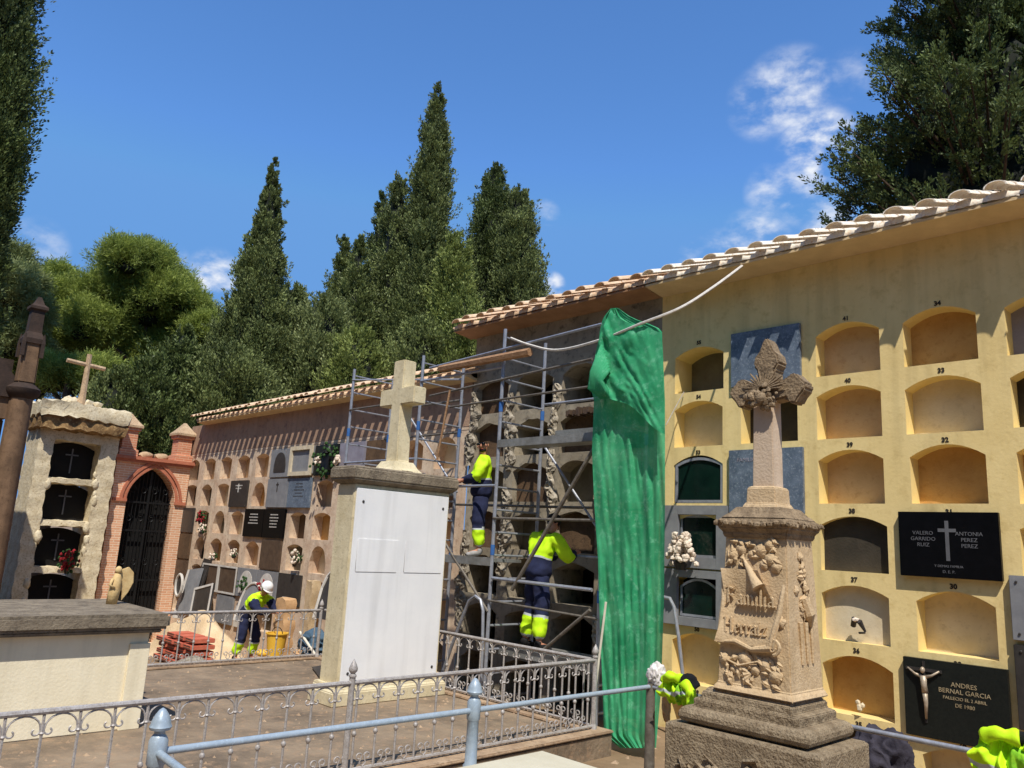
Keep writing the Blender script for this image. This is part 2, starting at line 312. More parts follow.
# ------------------------------------------------------------------ ground
def gz(x): return -2.16 + .06*(max(min(x, -6), -26)+6)
g = MB(); xs = [-900, -200, -60, -40, -26, -22, -18, -14, -10, -6, 0, 10, 60, 900]
ys = [-900, -100, -20, 0, 4, 8, 12, 20, 40, 100, 900]
vs = [(x, y, gz(x)) for y in ys for x in xs]; nx = len(xs)
g.add(vs, [(j*nx+i, j*nx+i+1, (j+1)*nx+i+1, (j+1)*nx+i) for j in range(len(ys)-1) for i in range(nx-1)])
tag(g.build('ground', 'ground'), kind='structure')
FZ = -1.93
fl = MB(); fl.box((-11.55, -6, -2.9), (-5.62, 7.2, FZ)); tag(fl.build('paved_terrace', ['floor'], bevel=.015), kind='structure')
# the path the photographer stands on
pt = MB(); pt.box((-3.2, -5, -2.9), (3, 1.0, -1.7)); tag(pt.build('path', 'curb'), kind='structure')

# ------------------------------------------------------------------ niche walls
WY = 8.956
def arch_pts(xl, xr, z0, hs, rise, n=10, kind='seg'):
    a = [(xl, z0), (xr, z0)]
    for i in range(n+1):
        t = i/n; x = xr + (xl-xr)*t; u = 2*t-1
        z = z0+hs + (rise*math.sqrt(max(0, 1-u*u)) if kind == 'round' else rise*(1-u*u))
        a.append((x, z))
    return a
def cell(mb, x0, x1, z0, z1, op, Y, depth, jm=1):
    """front ring around an arched opening plus its reveals"""
    xl, xr, zb = op[0][0], op[1][0], op[0][1]; arc = op[2:]
    q = lambda a: [(x, Y, z) for x, z in a]
    mb.cur = 0
    zs_r, zs_l = arc[0][1], arc[-1][1]
    mb.add(q([(x0,z0),(x1,z0),(x1,zb),(xr,zb),(xl,zb),(x0,zb)]), [tuple(range(6))])
    mb.add(q([(x0,zb),(xl,zb),(xl,zs_l),(xl,z1),(x0,z1)]), [tuple(range(5))])
    mb.add(q([(xr,zb),(x1,zb),(x1,z1),(xr,z1),(xr,zs_r)]), [tuple(range(5))])
    for (ax, az), (bx, bz) in zip(arc, arc[1:]): mb.add(q([(ax,az),(ax,z1),(bx,z1),(bx,bz)]), [(0,1,2,3)])
    mb.cur = jm; n = len(op)
    vs = [(x, Y, z) for x, z in op] + [(x, Y+depth, z) for x, z in op]
    mb.add(vs, [(i, (i+1)%n, (i+1)%n+n, i+n) for i in range(n)]); mb.cur = 0
def back_panel(op, Y, m, parent, label=None):
    b = MB(); b.add([(x, Y, z) for x, z in op], [tuple(range(len(op)))])
    vs = b.v[:]
    o = b.build('niche_panel', m, parent); 
    if label: o['label'] = label
    return o
def roof(parent, x0, x1, zw, over, pitch, mt, me, slope=.36, rise=.10, depth=2.2, ragged=.0, prot=.13):
    # sloping eave board below the tiles, butting on the wall
    b = MB(); b.prism([(x0, WY-.004, zw), (x0, WY-over, zw+rise*.45), (x0, WY-over, zw+rise*.45+.03), (x0, WY-.004, zw+rise+.05)], (x1-x0, 0, 0))
    b.build('eave_board', me, parent)
    t = MB(); n = int((x1-x0)/pitch); ye = WY-over-.03; zt = zw+rise*.45+.035
    def half(cx, r, up, y0, y1, za, th=.014, seg=8, r2=None):
        r2 = r2 or r*.82
        vs = []
        for (yy, rr, lift) in ((y0, r, 0), (y1, r2, (y1-y0)*slope)):
            for q in (rr, rr-th):
                for k in range(seg+1):
                    a = PI*k/seg; vs.append((cx+q*math.cos(a)*1.0, yy, za+lift+(q*math.sin(a)*.62 if up else -q*math.sin(a)*.5)))
        m = seg+1; fs = []
        for k in range(seg):
            fs += [(k, k+1, 2*m+k+1, 2*m+k), (m+k+1, m+k, 3*m+k, 3*m+k+1), (k+1, k, m+k, m+k+1)]
        fs += [(0, 2*m, 3*m, m), (m-1, 2*m-1, 4*m-1, 3*m-1)]
        t.add(vs, fs)
    for i in range(n+1):
        cx = x0 + pitch*(i+.5); j = random.uniform(-1, 1)
        rag = ragged*random.uniform(-1, 1)
        half(cx-pitch/2, pitch*.30, False, ye+.05+rag, ye+depth, zt+.075)
        yy = ye-prot+rag+.012*j
        for c in range(5):
            half(cx+ragged*.3*j, pitch*.33, True, yy+c*.42, yy+c*.42+.46, zt+.07+c*.42*slope+.012+ragged*.2*random.random(), r2=pitch*.27)
    t.build('roof_tiles', mt, parent, smooth=True)
    b = MB(); b.prism([(x0, ye+.12, zt+.02), (x0, ye+depth, zt+.02+(depth-.12)*slope), (x0, ye+depth, zt-.2), (x0, ye+.2, zt-.02)], (x1-x0, 0, 0))
    b.build('roof_slab', me, parent)
    # mortar bedding between the tiles, one continuous wavy strip
    mo = MB(); vs = []; nn = (n+1)*8
    for k in range(nn+1):
        x = x0+(x1-x0)*k/nn; ph = (x-x0)/pitch*2*PI; zz_ = zt+.07-.022*math.cos(ph)+random.uniform(-.006,.006); yv = ye+.02+random.uniform(-.012,.012)
        vs += [(x,yv,zt+.01),(x,yv-.01,zz_),(x,yv+.1,zz_+.03)]
    mo.add(vs, [(3*k,3*k+3,3*k+4,3*k+1) for k in range(nn)]+[(3*k+1,3*k+4,3*k+5,3*k+2) for k in range(nn)])
    mo.build('mortar_bedding', mt, parent, smooth='all')
# ---- right: yellow wall
XR0 = -5.3216; RP = .75156; W = .742
def rz(row): return .6676-(row-3)*RP
wr = thing('niche_wall', (-2, WY, -3), 'long yellow limewashed burial niche wall with numbered arched niches and pale tiled eave', 'niche wall')
mb = MB(); XL = -6.3; XE = XR0+7*1-.742+.871
panels = []
look = {(0,1):'p_grey',(0,2):'p_pale',(0,3):'void',(0,4):'void',(0,5):'void',(0,6):'p_pale',(1,1):'p_grey',(1,2):'p_dark',(1,3):'p_grey',
 (2,1):'p_pink',(2,2):'p_pink',(2,3):'p_pink',(2,4):'p_dark',(2,5):'p_pale',(2,6):'p_orange',(2,7):'p_dark',(3,1):'p_orange',(3,2):'p_pale',(3,3):'p_orange',(3,4):'p_dark',(3,5):'p_pale',(3,6):'p_dark',(3,7):'p_pale',
 (4,1):'lilac',(4,2):'p_dark',(4,3):'p_orange',(4,4):'p_pale',(4,5):'p_dark',(4,6):'p_dark'}
for i in range(7):
    R = XR0+i; Lx = R-W
    for row in range(1, 8):
        z = rz(row); dep = .42 if (i, row) == (0, 1) else .235+.02*random.random()
        if (i, row) in ((2,4),(2,5)): dep = .1
        h = .5+random.uniform(-.008,.008)
        op = arch_pts(Lx+random.uniform(-.012,.012), R+random.uniform(-.012,.012), z+random.uniform(-.006,.006), h, .115+random.uniform(-.012,.012))
        x0 = XL if i == 0 else R-.871; x1 = R+.129
        cell(mb, x0, x1, z-.03, z-.03+RP, op, WY, dep)
        o = back_panel(op, WY+dep-.004, look.get((i, row), random.choice(['p_pink','p_pale','p_orange'])), wr)
zt = rz(1)-.03+RP; zb = rz(7)-.03
XE = XR0+6+.129
mb.add([(XL,WY,zt),(XE,WY,zt),(XE,WY,3.62),(XL,WY,3.62)], [(0,1,2,3)])
mb.add([(XL,WY,-3.2),(XE,WY,-3.2),(XE,WY,zb),(XL,WY,zb)], [(0,1,2,3)])
mb.add([(XE,WY,-3.2),(XE,WY+3,-3.2),(XE,WY+3,3.62),(XE,WY,3.62)], [(0,1,2,3)])
mb.build('wall_face', ['yellow','jamb'], wr)
roof(wr, XL-.02, XE+.1, 3.60, .42, .325, 'tile_w', 'eave')
nums = {0:55,1:48,2:41,3:34,4:27,5:20,6:13}
for i in range(5):
    for row in range(1, 8):
        text(str(nums[i]-row+1), .07, 'ink', wr, (XR0+i-W/2, WY-.004, rz(row)+.668), name='niche_number', depth=.001, bold=.003)
# small hand grips, flowers in niches
def flower_bunch(mb, c, r, n, pr):
    for k in range(n):
        a = Vector((random.gauss(0,1), random.gauss(0,1)*.6, random.gauss(0,1))).normalized()*random.uniform(.5,1)*r
        mb.blob(Vector(c)+a, pr*random.uniform(.8,1.2), 1, (1,.8,1), .25)
def slab(name, x0, x1, z0, z1, m, label, cat='memorial slab', t=.05, arch=0, group=None, lean=0, Y=WY):
    r = thing(name, ((x0+x1)/2, Y-.01, z0), label, cat, group)
    b = MB()
    if arch:
        pts = arch_pts(x0, x1, z0, (z1-z0)-arch, arch, 12, 'round'); b.prism([(x, Y-.006-t, z) for x, z in pts], (0, t, 0))
    else: b.box((x0, Y-.006-t, z0), (x1, Y-.006, z1))
    b.build('slab', m, r, bevel=.004)
    return r, Y-.006-t
def frame_of(r, x0, x1, z0, z1, Yf, m='whitefr', w=.04, t=.02, name='frame'):
    b = MB()
    b.box((x0, Yf-t, z0), (x0+w, Yf-.001, z1)); b.box((x1-w, Yf-t, z0), (x1, Yf-.001, z1)); b.box((x0+w, Yf-t, z0), (x1-w, Yf-.001, z0+w)); b.box((x0+w, Yf-t, z1-w), (x1-w, Yf-.001, z1))
    return b.build(name, m, r)
def cross_on(r, x, z0, z1, aw, Yf, m, w=.03, t=.008, name='cross'):
    b = MB(); b.box((x-w/2, Yf-t, z0), (x+w/2, Yf-.001, z1)); za = z0+(z1-z0)*.76
    b.box((x-aw, Yf-t*.8, za-w/2), (x-w/2, Yf-.001, za+w/2)); b.box((x+w/2, Yf-t*.8, za-w/2), (x+aw, Yf-.001, za+w/2))
    return b.build(name, m, r)
# black granite slab, upper right
D = XR0+3
a = onY(900, 511, WY); c_ = onY(1005, 588, WY)
r, Yf = slab('memorial_slab', a.x, c_.x, onY(900,575,WY).z, onY(905,512,WY).z, 'black', 'polished black granite slab with a plain silver cross between two engraved names', t=.06)
x0, x1 = a.x, c_.x; z0 = onY(900,575,WY).z; z1 = onY(905,512,WY).z; xc = (x0+x1)/2; zc = (z0+z1)/2; HH = z1-z0
cross_on(r, xc, z0+.17, z1-.09, .085, Yf, 'engr', .035, .006)
for k, tx in enumerate(('VALERO','GARRIDO','RUIZ')): text(tx, .055, 'engr', r, (x0+.24, Yf-.002, z1-.22-.06*k), name='engraved_name')
for k, tx in enumerate(('ANTONIA','PEREZ','PEREZ')): text(tx, .055, 'engr', r, (x1-.27, Yf-.002, z1-.22-.06*k), name='engraved_name')
text('Y DEMAS FAMILIA', .034, 'engr', r, (xc, Yf-.002, z0+.115), name='engraved_name'); text('D. E. P.', .04, 'engr', r, (xc, Yf-.002, z0+.06), name='engraved_name')
# dark slab with crucifix, lower right
x0 = onY(907,700,WY).x; x1 = onY(1011,700,WY).x; z1 = onY(907,656,WY).z; z0 = onY(910,733,WY).z
r, Yf = slab('memorial_slab', x0, x1, z0, z1, 'darkgran', 'dark green granite slab with a bronze crucifix and gilt lettering', t=.06)
cx = x0+.2; zt_ = z1-.07
b = MB(); zz = zt_-.08
b.tube([(cx-.15,Yf-.02,zz+.05),(cx-.08,Yf-.025,zz),(cx-.02,Yf-.03,zz-.02)], [.009,.012,.018]); b.tube([(cx+.15,Yf-.02,zz+.05),(cx+.08,Yf-.025,zz),(cx+.02,Yf-.03,zz-.02)], [.009,.012,.018])
b.tube([(cx,Yf-.03,zz-.01),(cx+.005,Yf-.035,zz-.1),(cx+.012,Yf-.03,zz-.17)], [.034,.028,.032]); b.tube([(cx+.008,Yf-.03,zz-.16),(cx+.02,Yf-.045,zz-.27),(cx+.008,Yf-.02,zz-.42)], [.028,.02,.012])
b.blob((cx, Yf-.04, zz+.045), .028, 2, (.85,1,1.15), .04); b.build('crucifix_figure', 'bronze', r, smooth='all')
b = MB(); b.box((cx-.17,Yf-.012,zz+.03),(cx+.17,Yf-.001,zz+.06)); b.box((cx-.012,Yf-.011,zz-.46),(cx+.012,Yf-.001,zz+.03)); b.box((cx-.012,Yf-.011,zz+.06),(cx+.012,Yf-.001,zz+.13)); b.build('crucifix_cross', 'dkgrey', r)
for k, (tx, sz) in enumerate((('ANDRES',.062),('BERNAL GARCIA',.062),('FALLECIO EL 2 ABRIL',.042),('DE 1980',.05))): text(tx, sz, 'gold', r, (x0+.56, Yf-.002, z1-.21-.064*k), name='gilt_lettering')
# blue marble slabs in the second column
Lb = XR0+1-W; 
x0 = onY(733,360,WY).x; x1 = onY(802,360,WY).x; z1 = onY(735,337,WY).z+.03; z0 = rz(1)-.02
r, Yf = slab('memorial_slab', x0, x1, z0, z1, 'marb_blue', 'veined blue marble slab behind the carved stone cross, striped by eave shadow', t=.05)
x0 = onY(731,480,WY).x; x1 = onY(805,480,WY).x; z1 = onY(731,451,WY).z; z0 = onY(731,513,WY).z
r, Yf = slab('memorial_slab', x0, x1, z0, z1, 'marb_blue', 'veined blue marble slab behind the shaft of the carved cross', t=.05)
text('FAMILIA', .07, 'lilac', r, (x0+.24, Yf-.002, z1-.13), name='engraved_name')
# right edge column slabs
for (zA, zB, m_, lb) in ((-.62,-.02,'grey_slab','pale grey slab with small dark corner bolts at right edge of the wall'),(-1.42,-.66,'dkgrey','dark grey slab directly below the pale grey one at the right edge'),(-2.15,-1.5,'black','black slab lowest at the right edge of the wall')):
    r, Yf = slab('memorial_slab', XR0+4-.86, XR0+4+.1, zA, zB, m_, lb, t=.06)
    b = MB(); 
    for sx in (XR0+4-.8, XR0+4+.04):
        for sz in (zA+.06, zB-.06): b.blob((sx, Yf-.006, sz), .014, 1, (1,.6,1), 0)
    b.build('bolts', 'dkgrey', r)
# glazed niches, first column
def glazed(x0, x1, z0, z1, label, arch=.1, frame='galv', flowers=None, outer=None):
    r = thing('glazed_niche_door', ((x0+x1)/2, WY, z0), label, 'glazed door')
    if outer:
        b = MB(); X0, X1, Z0, Z1 = outer
        b.box((X0, WY-.06, Z0),(x0, WY-.005, Z1)); b.box((x1, WY-.06, Z0),(X1, WY-.005, Z1)); b.box((x0, WY-.06, z1),(x1, WY-.005, Z1)); b.box((x0, WY-.06, Z0),(x1, WY-.005, z0))
        b.build('stone_surround', 'dkgrey' if outer[3] < -.5 else 'grey_slab', r, bevel=.004)
    pts = arch_pts(x0+.005, x1-.005, z0+.005, z1-z0-arch, arch-.01, 10) if arch else [(x0,z0),(x1,z0),(x1,z1),(x0,z1)]
    b = MB(); b.prism([(x, WY+.03, z) for x, z in pts], (0,.006,0)); b.build('glass_pane', 'glass', r)
    cxx = sum(p[0] for p in pts)/len(pts); czz = (z0+z1)/2
    b = MB(); inn = [(cxx+(x-cxx)*.9, czz+(z-czz)*.88) for x, z in pts]; n = len(pts)
    b.add([(x, WY+.01, z) for x, z in pts]+[(x, WY+.01, z) for x, z in inn]+[(x, WY+.028, z) for x, z in pts]+[(x, WY+.028, z) for x, z in inn],
          [(i,(i+1)%n,(i+1)%n+n,i+n) for i in range(n)]+[(i+n,(i+1)%n+n,(i+1)%n+3*n,i+3*n) for i in range(n)]+[(i,i+2*n,(i+1)%n+2*n,(i+1)%n) for i in range(n)])
    b.build('metal_frame', frame, r)
    b = MB(); b.box((x0+.03, WY-.01, czz-.02),(x0+.05, WY+.008, czz+.04)); b.build('latch', 'galv', r)
    return r
A0 = XR0-W
glazed(A0+.005, XR0-.005, rz(3)+.004, rz(3)+.61, 'arched green glass door in a steel frame, third niche down beside the green net')
glazed(A0+.1, XR0-.07, rz(4)+.06, rz(4)+.6, 'square green glass door set in a grey stone surround behind the dried flowers', arch=0, outer=(A0-.14, XR0+.1, rz(4)-.08, rz(4)+.72))
glazed(A0+.1, XR0-.07, rz(5)+.06, rz(5)+.55, 'dark arched glass door in a black stone surround, below the dried flowers', arch=.12, outer=(A0-.14, XR0+.1, rz(5)-.05, rz(4)-.1))
fb = thing('flower_bouquet', (A0+.05, WY-.15, rz(4)-.06), 'bunch of dried cream flowers on a grey ledge beside the green net', 'flowers')
p = onY(681, 550, WY-.2); b = MB(); 
for k in range(95):
    t = random.random()**.7; a = random.uniform(0, 2*PI); rr = .23*(1-t*.75)
    b.blob((p.x+rr*math.cos(a), p.y+.12*math.sin(a), p.z-.2+.42*t), .036, 1, (1,1,.9), .3)
b.build('flower_petals', 'rose_w', fb)
b = MB(); b.lathe([(.06,0),(.09,.08),(.05,.15)], (p.x, p.y, p.z-.25)); b.build('vase', 'dkgrey', fb)
bd = thing('flower_holder', (XR0+2-.37, WY+.05, rz(5)), 'small dark metal flower holder with a white sprig in a pale niche', 'flower holder')
b = MB(); q = onY(856, 626, WY+.02); b.tube([(q.x-.03,q.y,q.z),(q.x,q.y-.04,q.z+.07),(q.x+.06,q.y-.04,q.z+.05),(q.x+.1,q.y,q.z-.05)], [.03,.035,.03,.012]); b.tube([(q.x+.03,q.y,q.z-.07),(q.x+.1,q.y-.01,q.z-.06)], [.012,.01]); b.build('holder', 'dkgrey', bd, smooth=True)
b = MB(); b.blob((q.x+.02, q.y-.06, q.z+.07), .035, 1, (1.3,1,.7), .2); b.build('sprig', 'rose_w', bd)
cl = MB(); q = onY(861,707,WY+.02); cl.blob((q.x,q.y-.03,q.z), .045, 1, (.7,1,1.1), .2); cl.blob((q.x-.02,q.y-.03,q.z+.05), .03, 1, (1,1,1), .2); cl.blob((q.x+.03,q.y-.03,q.z+.02), .03, 1, (1,1,1), .2)
tag(cl.build('dried_sprig', 'p_pale', loc=(q.x,q.y,q.z-.05)), 'tiny dried sprig standing on the sill of the sixth niche down', 'dried flower')
# ---- middle: stripped section under repair
wm = thing('stripped_niche_wall', (-8.3, WY, -3), 'stripped grey section of niche wall under repair behind the scaffold, with broken piers', 'niche wall')
mb = MB(); XM0, XM1 = -10.3, XL
mids = [-9.8, -8.8, -7.8, -6.8]
for i, cx in enumerate(mids):
    for row in range(1, 8):
        z = rz(row); wd = .39
        op = arch_pts(cx-wd+random.uniform(-.02,.02), cx+wd+random.uniform(-.02,.02), z+.02, .48+random.uniform(-.03,.03), .13, 8)
        op = [(x+random.uniform(-.015,.015), zz+random.uniform(-.015,.015)) for x, zz in op]
        x0 = cx-.5; x1 = cx+.5
        # square off bottoms for the ring builder
        op[0] = (op[0][0], z+.02); op[1] = (op[1][0], z+.02); op[2] = (op[1][0], op[2][1]); op[-1] = (op[0][0], op[-1][1])
        cell(mb, x0, x1, z-.03, z-.03+RP, op, WY, .7, 0)
        m_ = {(3,1):'p_orange',(0,1):'p_brown',(0,2):'p_brown',(1,4):'p_grey',(2,3):'p_grey',(1,3):'p_brown',(2,2):'p_brown',(0,3):'p_grey',(2,4):'p_brown',(0,4):'p_brown'}.get((i, row))
        if m_: back_panel(op, WY+(.12 if m_ != 'p_grey' else .3), m_, wm)
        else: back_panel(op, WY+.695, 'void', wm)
mb.add([(XM0,WY,zt),(XM1,WY,zt),(XM1,WY,3.62),(XM0,WY,3.62)], [(0,1,2,3)]); mb.add([(XM0,WY,-3.2),(XM1,WY,-3.2),(XM1,WY,zb),(XM0,WY,zb)], [(0,1,2,3)])
mb.add([(XM0,WY,-3.2),(XM0,WY+3,-3.2),(XM0,WY+3,3.62),(XM0,WY,3.62)], [(3,2,1,0)])
mb.build('wall_face', 'cement', wm)
roof(wm, XM0-.15, XM1, 3.60, .42, .325, 'tile', 'eave_br', ragged=.05)
def rough_column(mb, x, z0, z1, wx=.11, Y=WY):
    nz = int((z1-z0)/.035); nx_ = 9; vs = []; ph = random.uniform(0,9)
    for j in range(nz+1):
        z = z0+(z1-z0)*j/nz; f_ = math.sin(PI*min(1,max(0,j/nz*.94+.03)))**.35
        wl_ = wx*f_*(1+.35*math.sin(z*9+ph)+.3*math.sin(z*23+ph*2)); wr_ = wx*f_*(1+.35*math.sin(z*11+ph*3)+.3*math.sin(z*27+ph)); cxz = x+.04*math.sin(z*4+ph)
        for i in range(nx_):
            u = -1+2*i/(nx_-1); xx = cxz+(wr_ if u > 0 else wl_)*u
            vs.append((xx, Y-.012-.07*(1-u*u)**.6*random.uniform(.3,1.2), z+random.uniform(-.014,.014)))
    mb.add(vs, [(j*nx_+i, j*nx_+i+1, (j+1)*nx_+i+1, (j+1)*nx_+i) for j in range(nz) for i in range(nx_-1)])
for x, segs in ((-7.3, ((1.9,2.5),(.55,1.35),(-.1,.5),(-1.3,-.9))), (-8.3, ((1.7,2.55),(.5,1.5),(-.6,.3))), (-9.3, ((1.2,2.5),(-.5,.9))), (-10.25, ((1.3,2.6),(-1.4,.2)))):
    for a, b_ in segs:
        mb = MB(); rough_column(mb, x, a, b_, .085 if x > -9 else .12); mb.build('broken_pier', 'rubble_w' if x > -9 else 'rubble', wm)
# broken brick ledge
mb = MB()
for k in range(46): mb.box((-7.95+k*.033, WY-.16+random.uniform(-.03,.03), 1.98+random.uniform(-.02,.02)), (-7.95+k*.033+.028, WY-.01, 2.05+random.uniform(-.03,.05)))
mb.build('broken_brick_ledge', 'brownslab', wm)
# ---- left: old pink wall
wl = thing('old_niche_wall', (-16, WY, -3), 'long old pinkish niche wall with lower tiled roof behind the cream cross monument', 'niche wall')
XA, XB = -22.45, -10.32; LP = .7; LW = .33
def lz(row): return 1.28-(row-1)*LP
mb = MB(); centers = [-21.95+k for k in range(12)]
lookL = {}
for i, cx in enumerate(centers):
    for row in range(1, 7):
        z = lz(row); kind = random.random()
        rise = .33 if (i, row) in ((1,4),(5,2),(8,3),(8,4),(2,3),(3,6),(7,4)) or kind < .12 else random.uniform(.05,.14)
        wd = LW+random.uniform(-.02,.015); hs_ = .57-rise
        op = arch_pts(cx-wd, cx+wd, z, hs_, rise, 8, 'round' if rise > .25 else 'seg')
        x0 = XA if i == 0 else cx-.5; x1 = XB if i == 11 else cx+.5
        cell(mb, x0, x1, z-.03, z-.03+LP, op, WY, .24)
        back_panel(op, WY+.236, random.choice(['p_pink','p_brown','p_orange','p_grey','p_pink','p_pale']) if (i,row) != (1,4) else 'void', wl)
zt2 = lz(1)-.03+LP; zb2 = lz(6)-.03
mb.add([(XA,WY,zb2),(XA,WY,-3.6),(XB,WY,-3.6),(XB,WY,zb2)], [(0,1,2,3)]); mb.build('wall_face', ['pinkwall','pinkwall'], wl)
b = MB(); b.box((XA, WY-.012, zt2+.06), (XB, WY+.3, 2.82)); b.build('upper_wall_band', 'pinktop', wl)
b = MB(); b.box((XA, WY-.006, zt2), (XB, WY+.3, zt2+.06)); b.build('plaster_band', 'pinkwall', wl)
roof(wl, -21.6, XB+.1, 2.80, .25, .27, 'tile', 'eave', ragged=.03, rise=.1, prot=.21)
def lcell(i, row, m, label, wide=.47, arch=0, frame=None, txt=None, cross=None, t=.05, grp=None, h0=.03, h1=.04):
    cx = centers[i]; z0 = lz(row)-h0; z1 = lz(row)+LP-.03-h1
    r, Yf = slab('memorial_slab', cx-wide, cx+wide, z0, z1, m, label, t=t, arch=arch, group=grp)
    if frame: frame_of(r, cx-wide, cx+wide, z0, z1, Yf, frame)
    if txt:
        b = MB()
        for k in range(txt):
            wv = random.uniform(.12,.26); xw = cx-wv
            while xw < cx+wv: ww = random.uniform(.02,.05); b.box((xw, Yf-.003, z1-.14-k*.07), (xw+ww*.8, Yf-.001, z1-.115-k*.07)); xw += ww+.012
        # worn lettering, too small to read
        b.build('worn_lettering', 'whitefr' if m in ('black','dkgrey','brownslab') else 'dkgrey', r)
    if cross: cross_on(r, cx, z1-.3, z1-.08, .06, Yf, cross, .03)
    return r, Yf, cx, z0, z1
r, Yf, cx, z0, z1 = lcell(5,1,'grey_slab','pale grey stone surround with a round arched dark opening, in the top row')
b = MB(); b.prism([(x, Yf-.012, z) for x, z in arch_pts(cx-.27, cx+.27, z0+.12, .16, .3, 12, 'round')], (0,.011,0)); b.build('arched_recess', 'dkgrey', r)
r, Yf, cx, z0, z1 = lcell(6,1,'grey_slab','grey slab in a wide cream frame, top row of the old wall', h0=-.02); frame_of(r, cx-.5, cx+.47, z0-.04, z1+.02, Yf, 'cream_frame', .09, .05)
lcell(7,1,'darkgran','dark slab behind the black lantern with pale flowers', h0=.03)
lcell(3,2,'dkgrey','dark grey slab with small white cross, second row left of an open arched niche', txt=2, cross='whitefr')
lcell(5,2,'grey_slab','light grey slab with a small dark cross below the round arched surround', cross='dkgrey', wide=.49)
lcell(6,2,'marb_blue','blue grey slab with faded white writing in the second row', txt=5, wide=.49)
r_ = lcell(0,3,'dkgrey','dark slab with red flowers beside the brick chapel')
lcell(4,3,'black','black slab with pale lettering, left one of the black lettered pair', txt=4, wide=.49)
lcell(5,3,'black','black slab with lines of white lettering, right one of the black pair', txt=5, wide=.49)
lcell(0,4,'p_brown','brown slab in the fourth row beside the brick chapel')
lcell(5,4,'brownslab','plain brown slab under the black lettered pair', wide=.46)
lcell(8,4,'dkgrey','arched dark grille slab beside the cream cross monument', wide=.36, arch=.3)
lcell(0,5,'brownslab','brown slab lowest beside the brick chapel edge')
lcell(2,5,'brownslab','narrow brown slab in a white frame, left of the wider framed one', frame='whitefr')
lcell(3,5,'brownslab','wide dark brown slab in a thin white frame above the kneeling worker', frame='whitefr', wide=.49)
for i_, lb, fm in ((4,'pale slab with an arched panel holding a small green bush','leafg'),(5,'pale slab with an arched panel holding red flowers','rose_r')):
    r, Yf, cx, z0, z1 = lcell(i_,5,'grey_slab', lb, wide=.49)
    b = MB(); b.prism([(x, Yf-.008, z) for x, z in arch_pts(cx-.33, cx+.33, z0+.08, .2, .33, 12, 'round')], (0,.007,0)); b.build('arched_panel', 'whitefr', r)
    b = MB(); flower_bunch(b, (cx, Yf-.05, z0+.3), .17, 40, .03); b.build('flowers', fm, r)
r, Yf, cx, z0, z1 = lcell(6,5,'dkgrey','large dark slab with a white line of writing right of the red flowers', wide=.49); 
b = MB(); b.box((cx-.2,Yf-.004,z0+.12),(cx+.25,Yf-.001,z0+.17)); b.build('worn_lettering','whitefr',r)
lcell(8,1,'lilac','lilac grey slab in shadow behind the left scaffold frame'); lcell(9,1,'p_brown','reddish brown slab in shadow just left of the scaffold tower')
lcell(10,2,'lilac','lilac slab behind the middle ladder frame in the second row'); lcell(4,6,'whitefr','white arched slab behind the helmeted worker', arch=.3, wide=.4); lcell(3,6,'grey_slab','grey slab with an oval relief beside the helmeted worker', wide=.45)
# flower arrangements in the old wall
def bouquet(p, label, m, r_, n, pr, extra=None):
    o = thing('flower_bouquet', (p.x, p.y, p.z-r_), label, 'flowers'); b = MB(); flower_bunch(b, p, r_, n, pr); b.build('flower_petals', m, o)
    b = MB(); flower_bunch(b, (p.x, p.y+.03, p.z-.02), r_*1.1, n, pr*.8); b.build('leaves', 'leafg', o)
    b = MB(); b.lathe([(.03,-r_*1.3),(.06,-r_*.8),(.04,-r_*.4)], p); b.build('vase', 'dkgrey', o); return o
bouquet(onY(201,517,WY-.15), 'red and pink flowers on a dark slab beside the brick chapel', 'rose_r', .16, 30, .035)
bouquet(onY(202,528,WY-.15), 'pale flowers just under the red ones beside the brick chapel', 'rose_w', .12, 24, .03)
bouquet(onY(295,557,WY-.12), 'white flowers in an arched niche left of the cream monument', 'rose_w', .16, 26, .04)
bouquet(onY(213,556,WY+.05), 'white flowers at the foot of the dark arched niche', 'rose_w', .1, 14, .035)
bouquet(onY(234,553,WY+.05), 'white flowers in the niche right of the dark arched one', 'rose_w', .1, 14, .035)
ln_ = thing('grave_lantern', tuple(onY(326,465,WY-.15)), 'black lantern between two pale flower heads on the old wall', 'lantern'); p = onY(328,460,WY-.15)
b = MB(); b.box((p.x-.16,p.y-.09,p.z-.22),(p.x+.16,p.y+.07,p.z+.14), .03); b.lathe([(.16,.14),(.05,.24),(.02,.3)], p, 6); b.build('lantern_body','wrought',ln_)
for sx in (-.42,.36): b = MB(); flower_bunch(b, (p.x+sx, p.y, p.z), .09, 12, .045); b.build('flower_petals','rose_w',ln_)
b = MB(); flower_bunch(b, (p.x, p.y+.02, p.z-.02), .42, 60, .04); b.build('leaves','leafg',ln_)

# ------------------------------------------------------------------ brick chapel
CX = -22.2; Y0, Y1 = 6.98, 8.94
ch = thing('brick_chapel', (CX-1.2, 7.96, -3.1), 'small orange brick chapel with pointed arch, iron gate and two capped pinnacles', 'chapel')
mb = MB(); zc0 = 1.62
ya, yb, zsp, zap = 7.36, 8.62, .62, 1.52
def gothic(ya, yb, z0, zsp, zap, n=8):
    ym = (ya+yb)/2; L_ = []; w_ = (yb-ya)*1.12; cxy = yb-w_; amax = math.acos((ym-cxy)/w_); hh = w_*math.sin(amax)
    for i in range(n+1):
        a = amax*i/n; L_.append((cxy+w_*math.cos(a), zsp+(zap-zsp)*w_*math.sin(a)/hh))
    R_ = [(2*ym-y, z) for y, z in L_[:-1]][::-1]
    return [(ya, z0), (yb, z0)] + L_ + R_
go = gothic(ya, yb, -3.1, zsp, zap)
arc = go[2:]
q = lambda pts, x=CX: [(x, y, z) for y, z in pts]
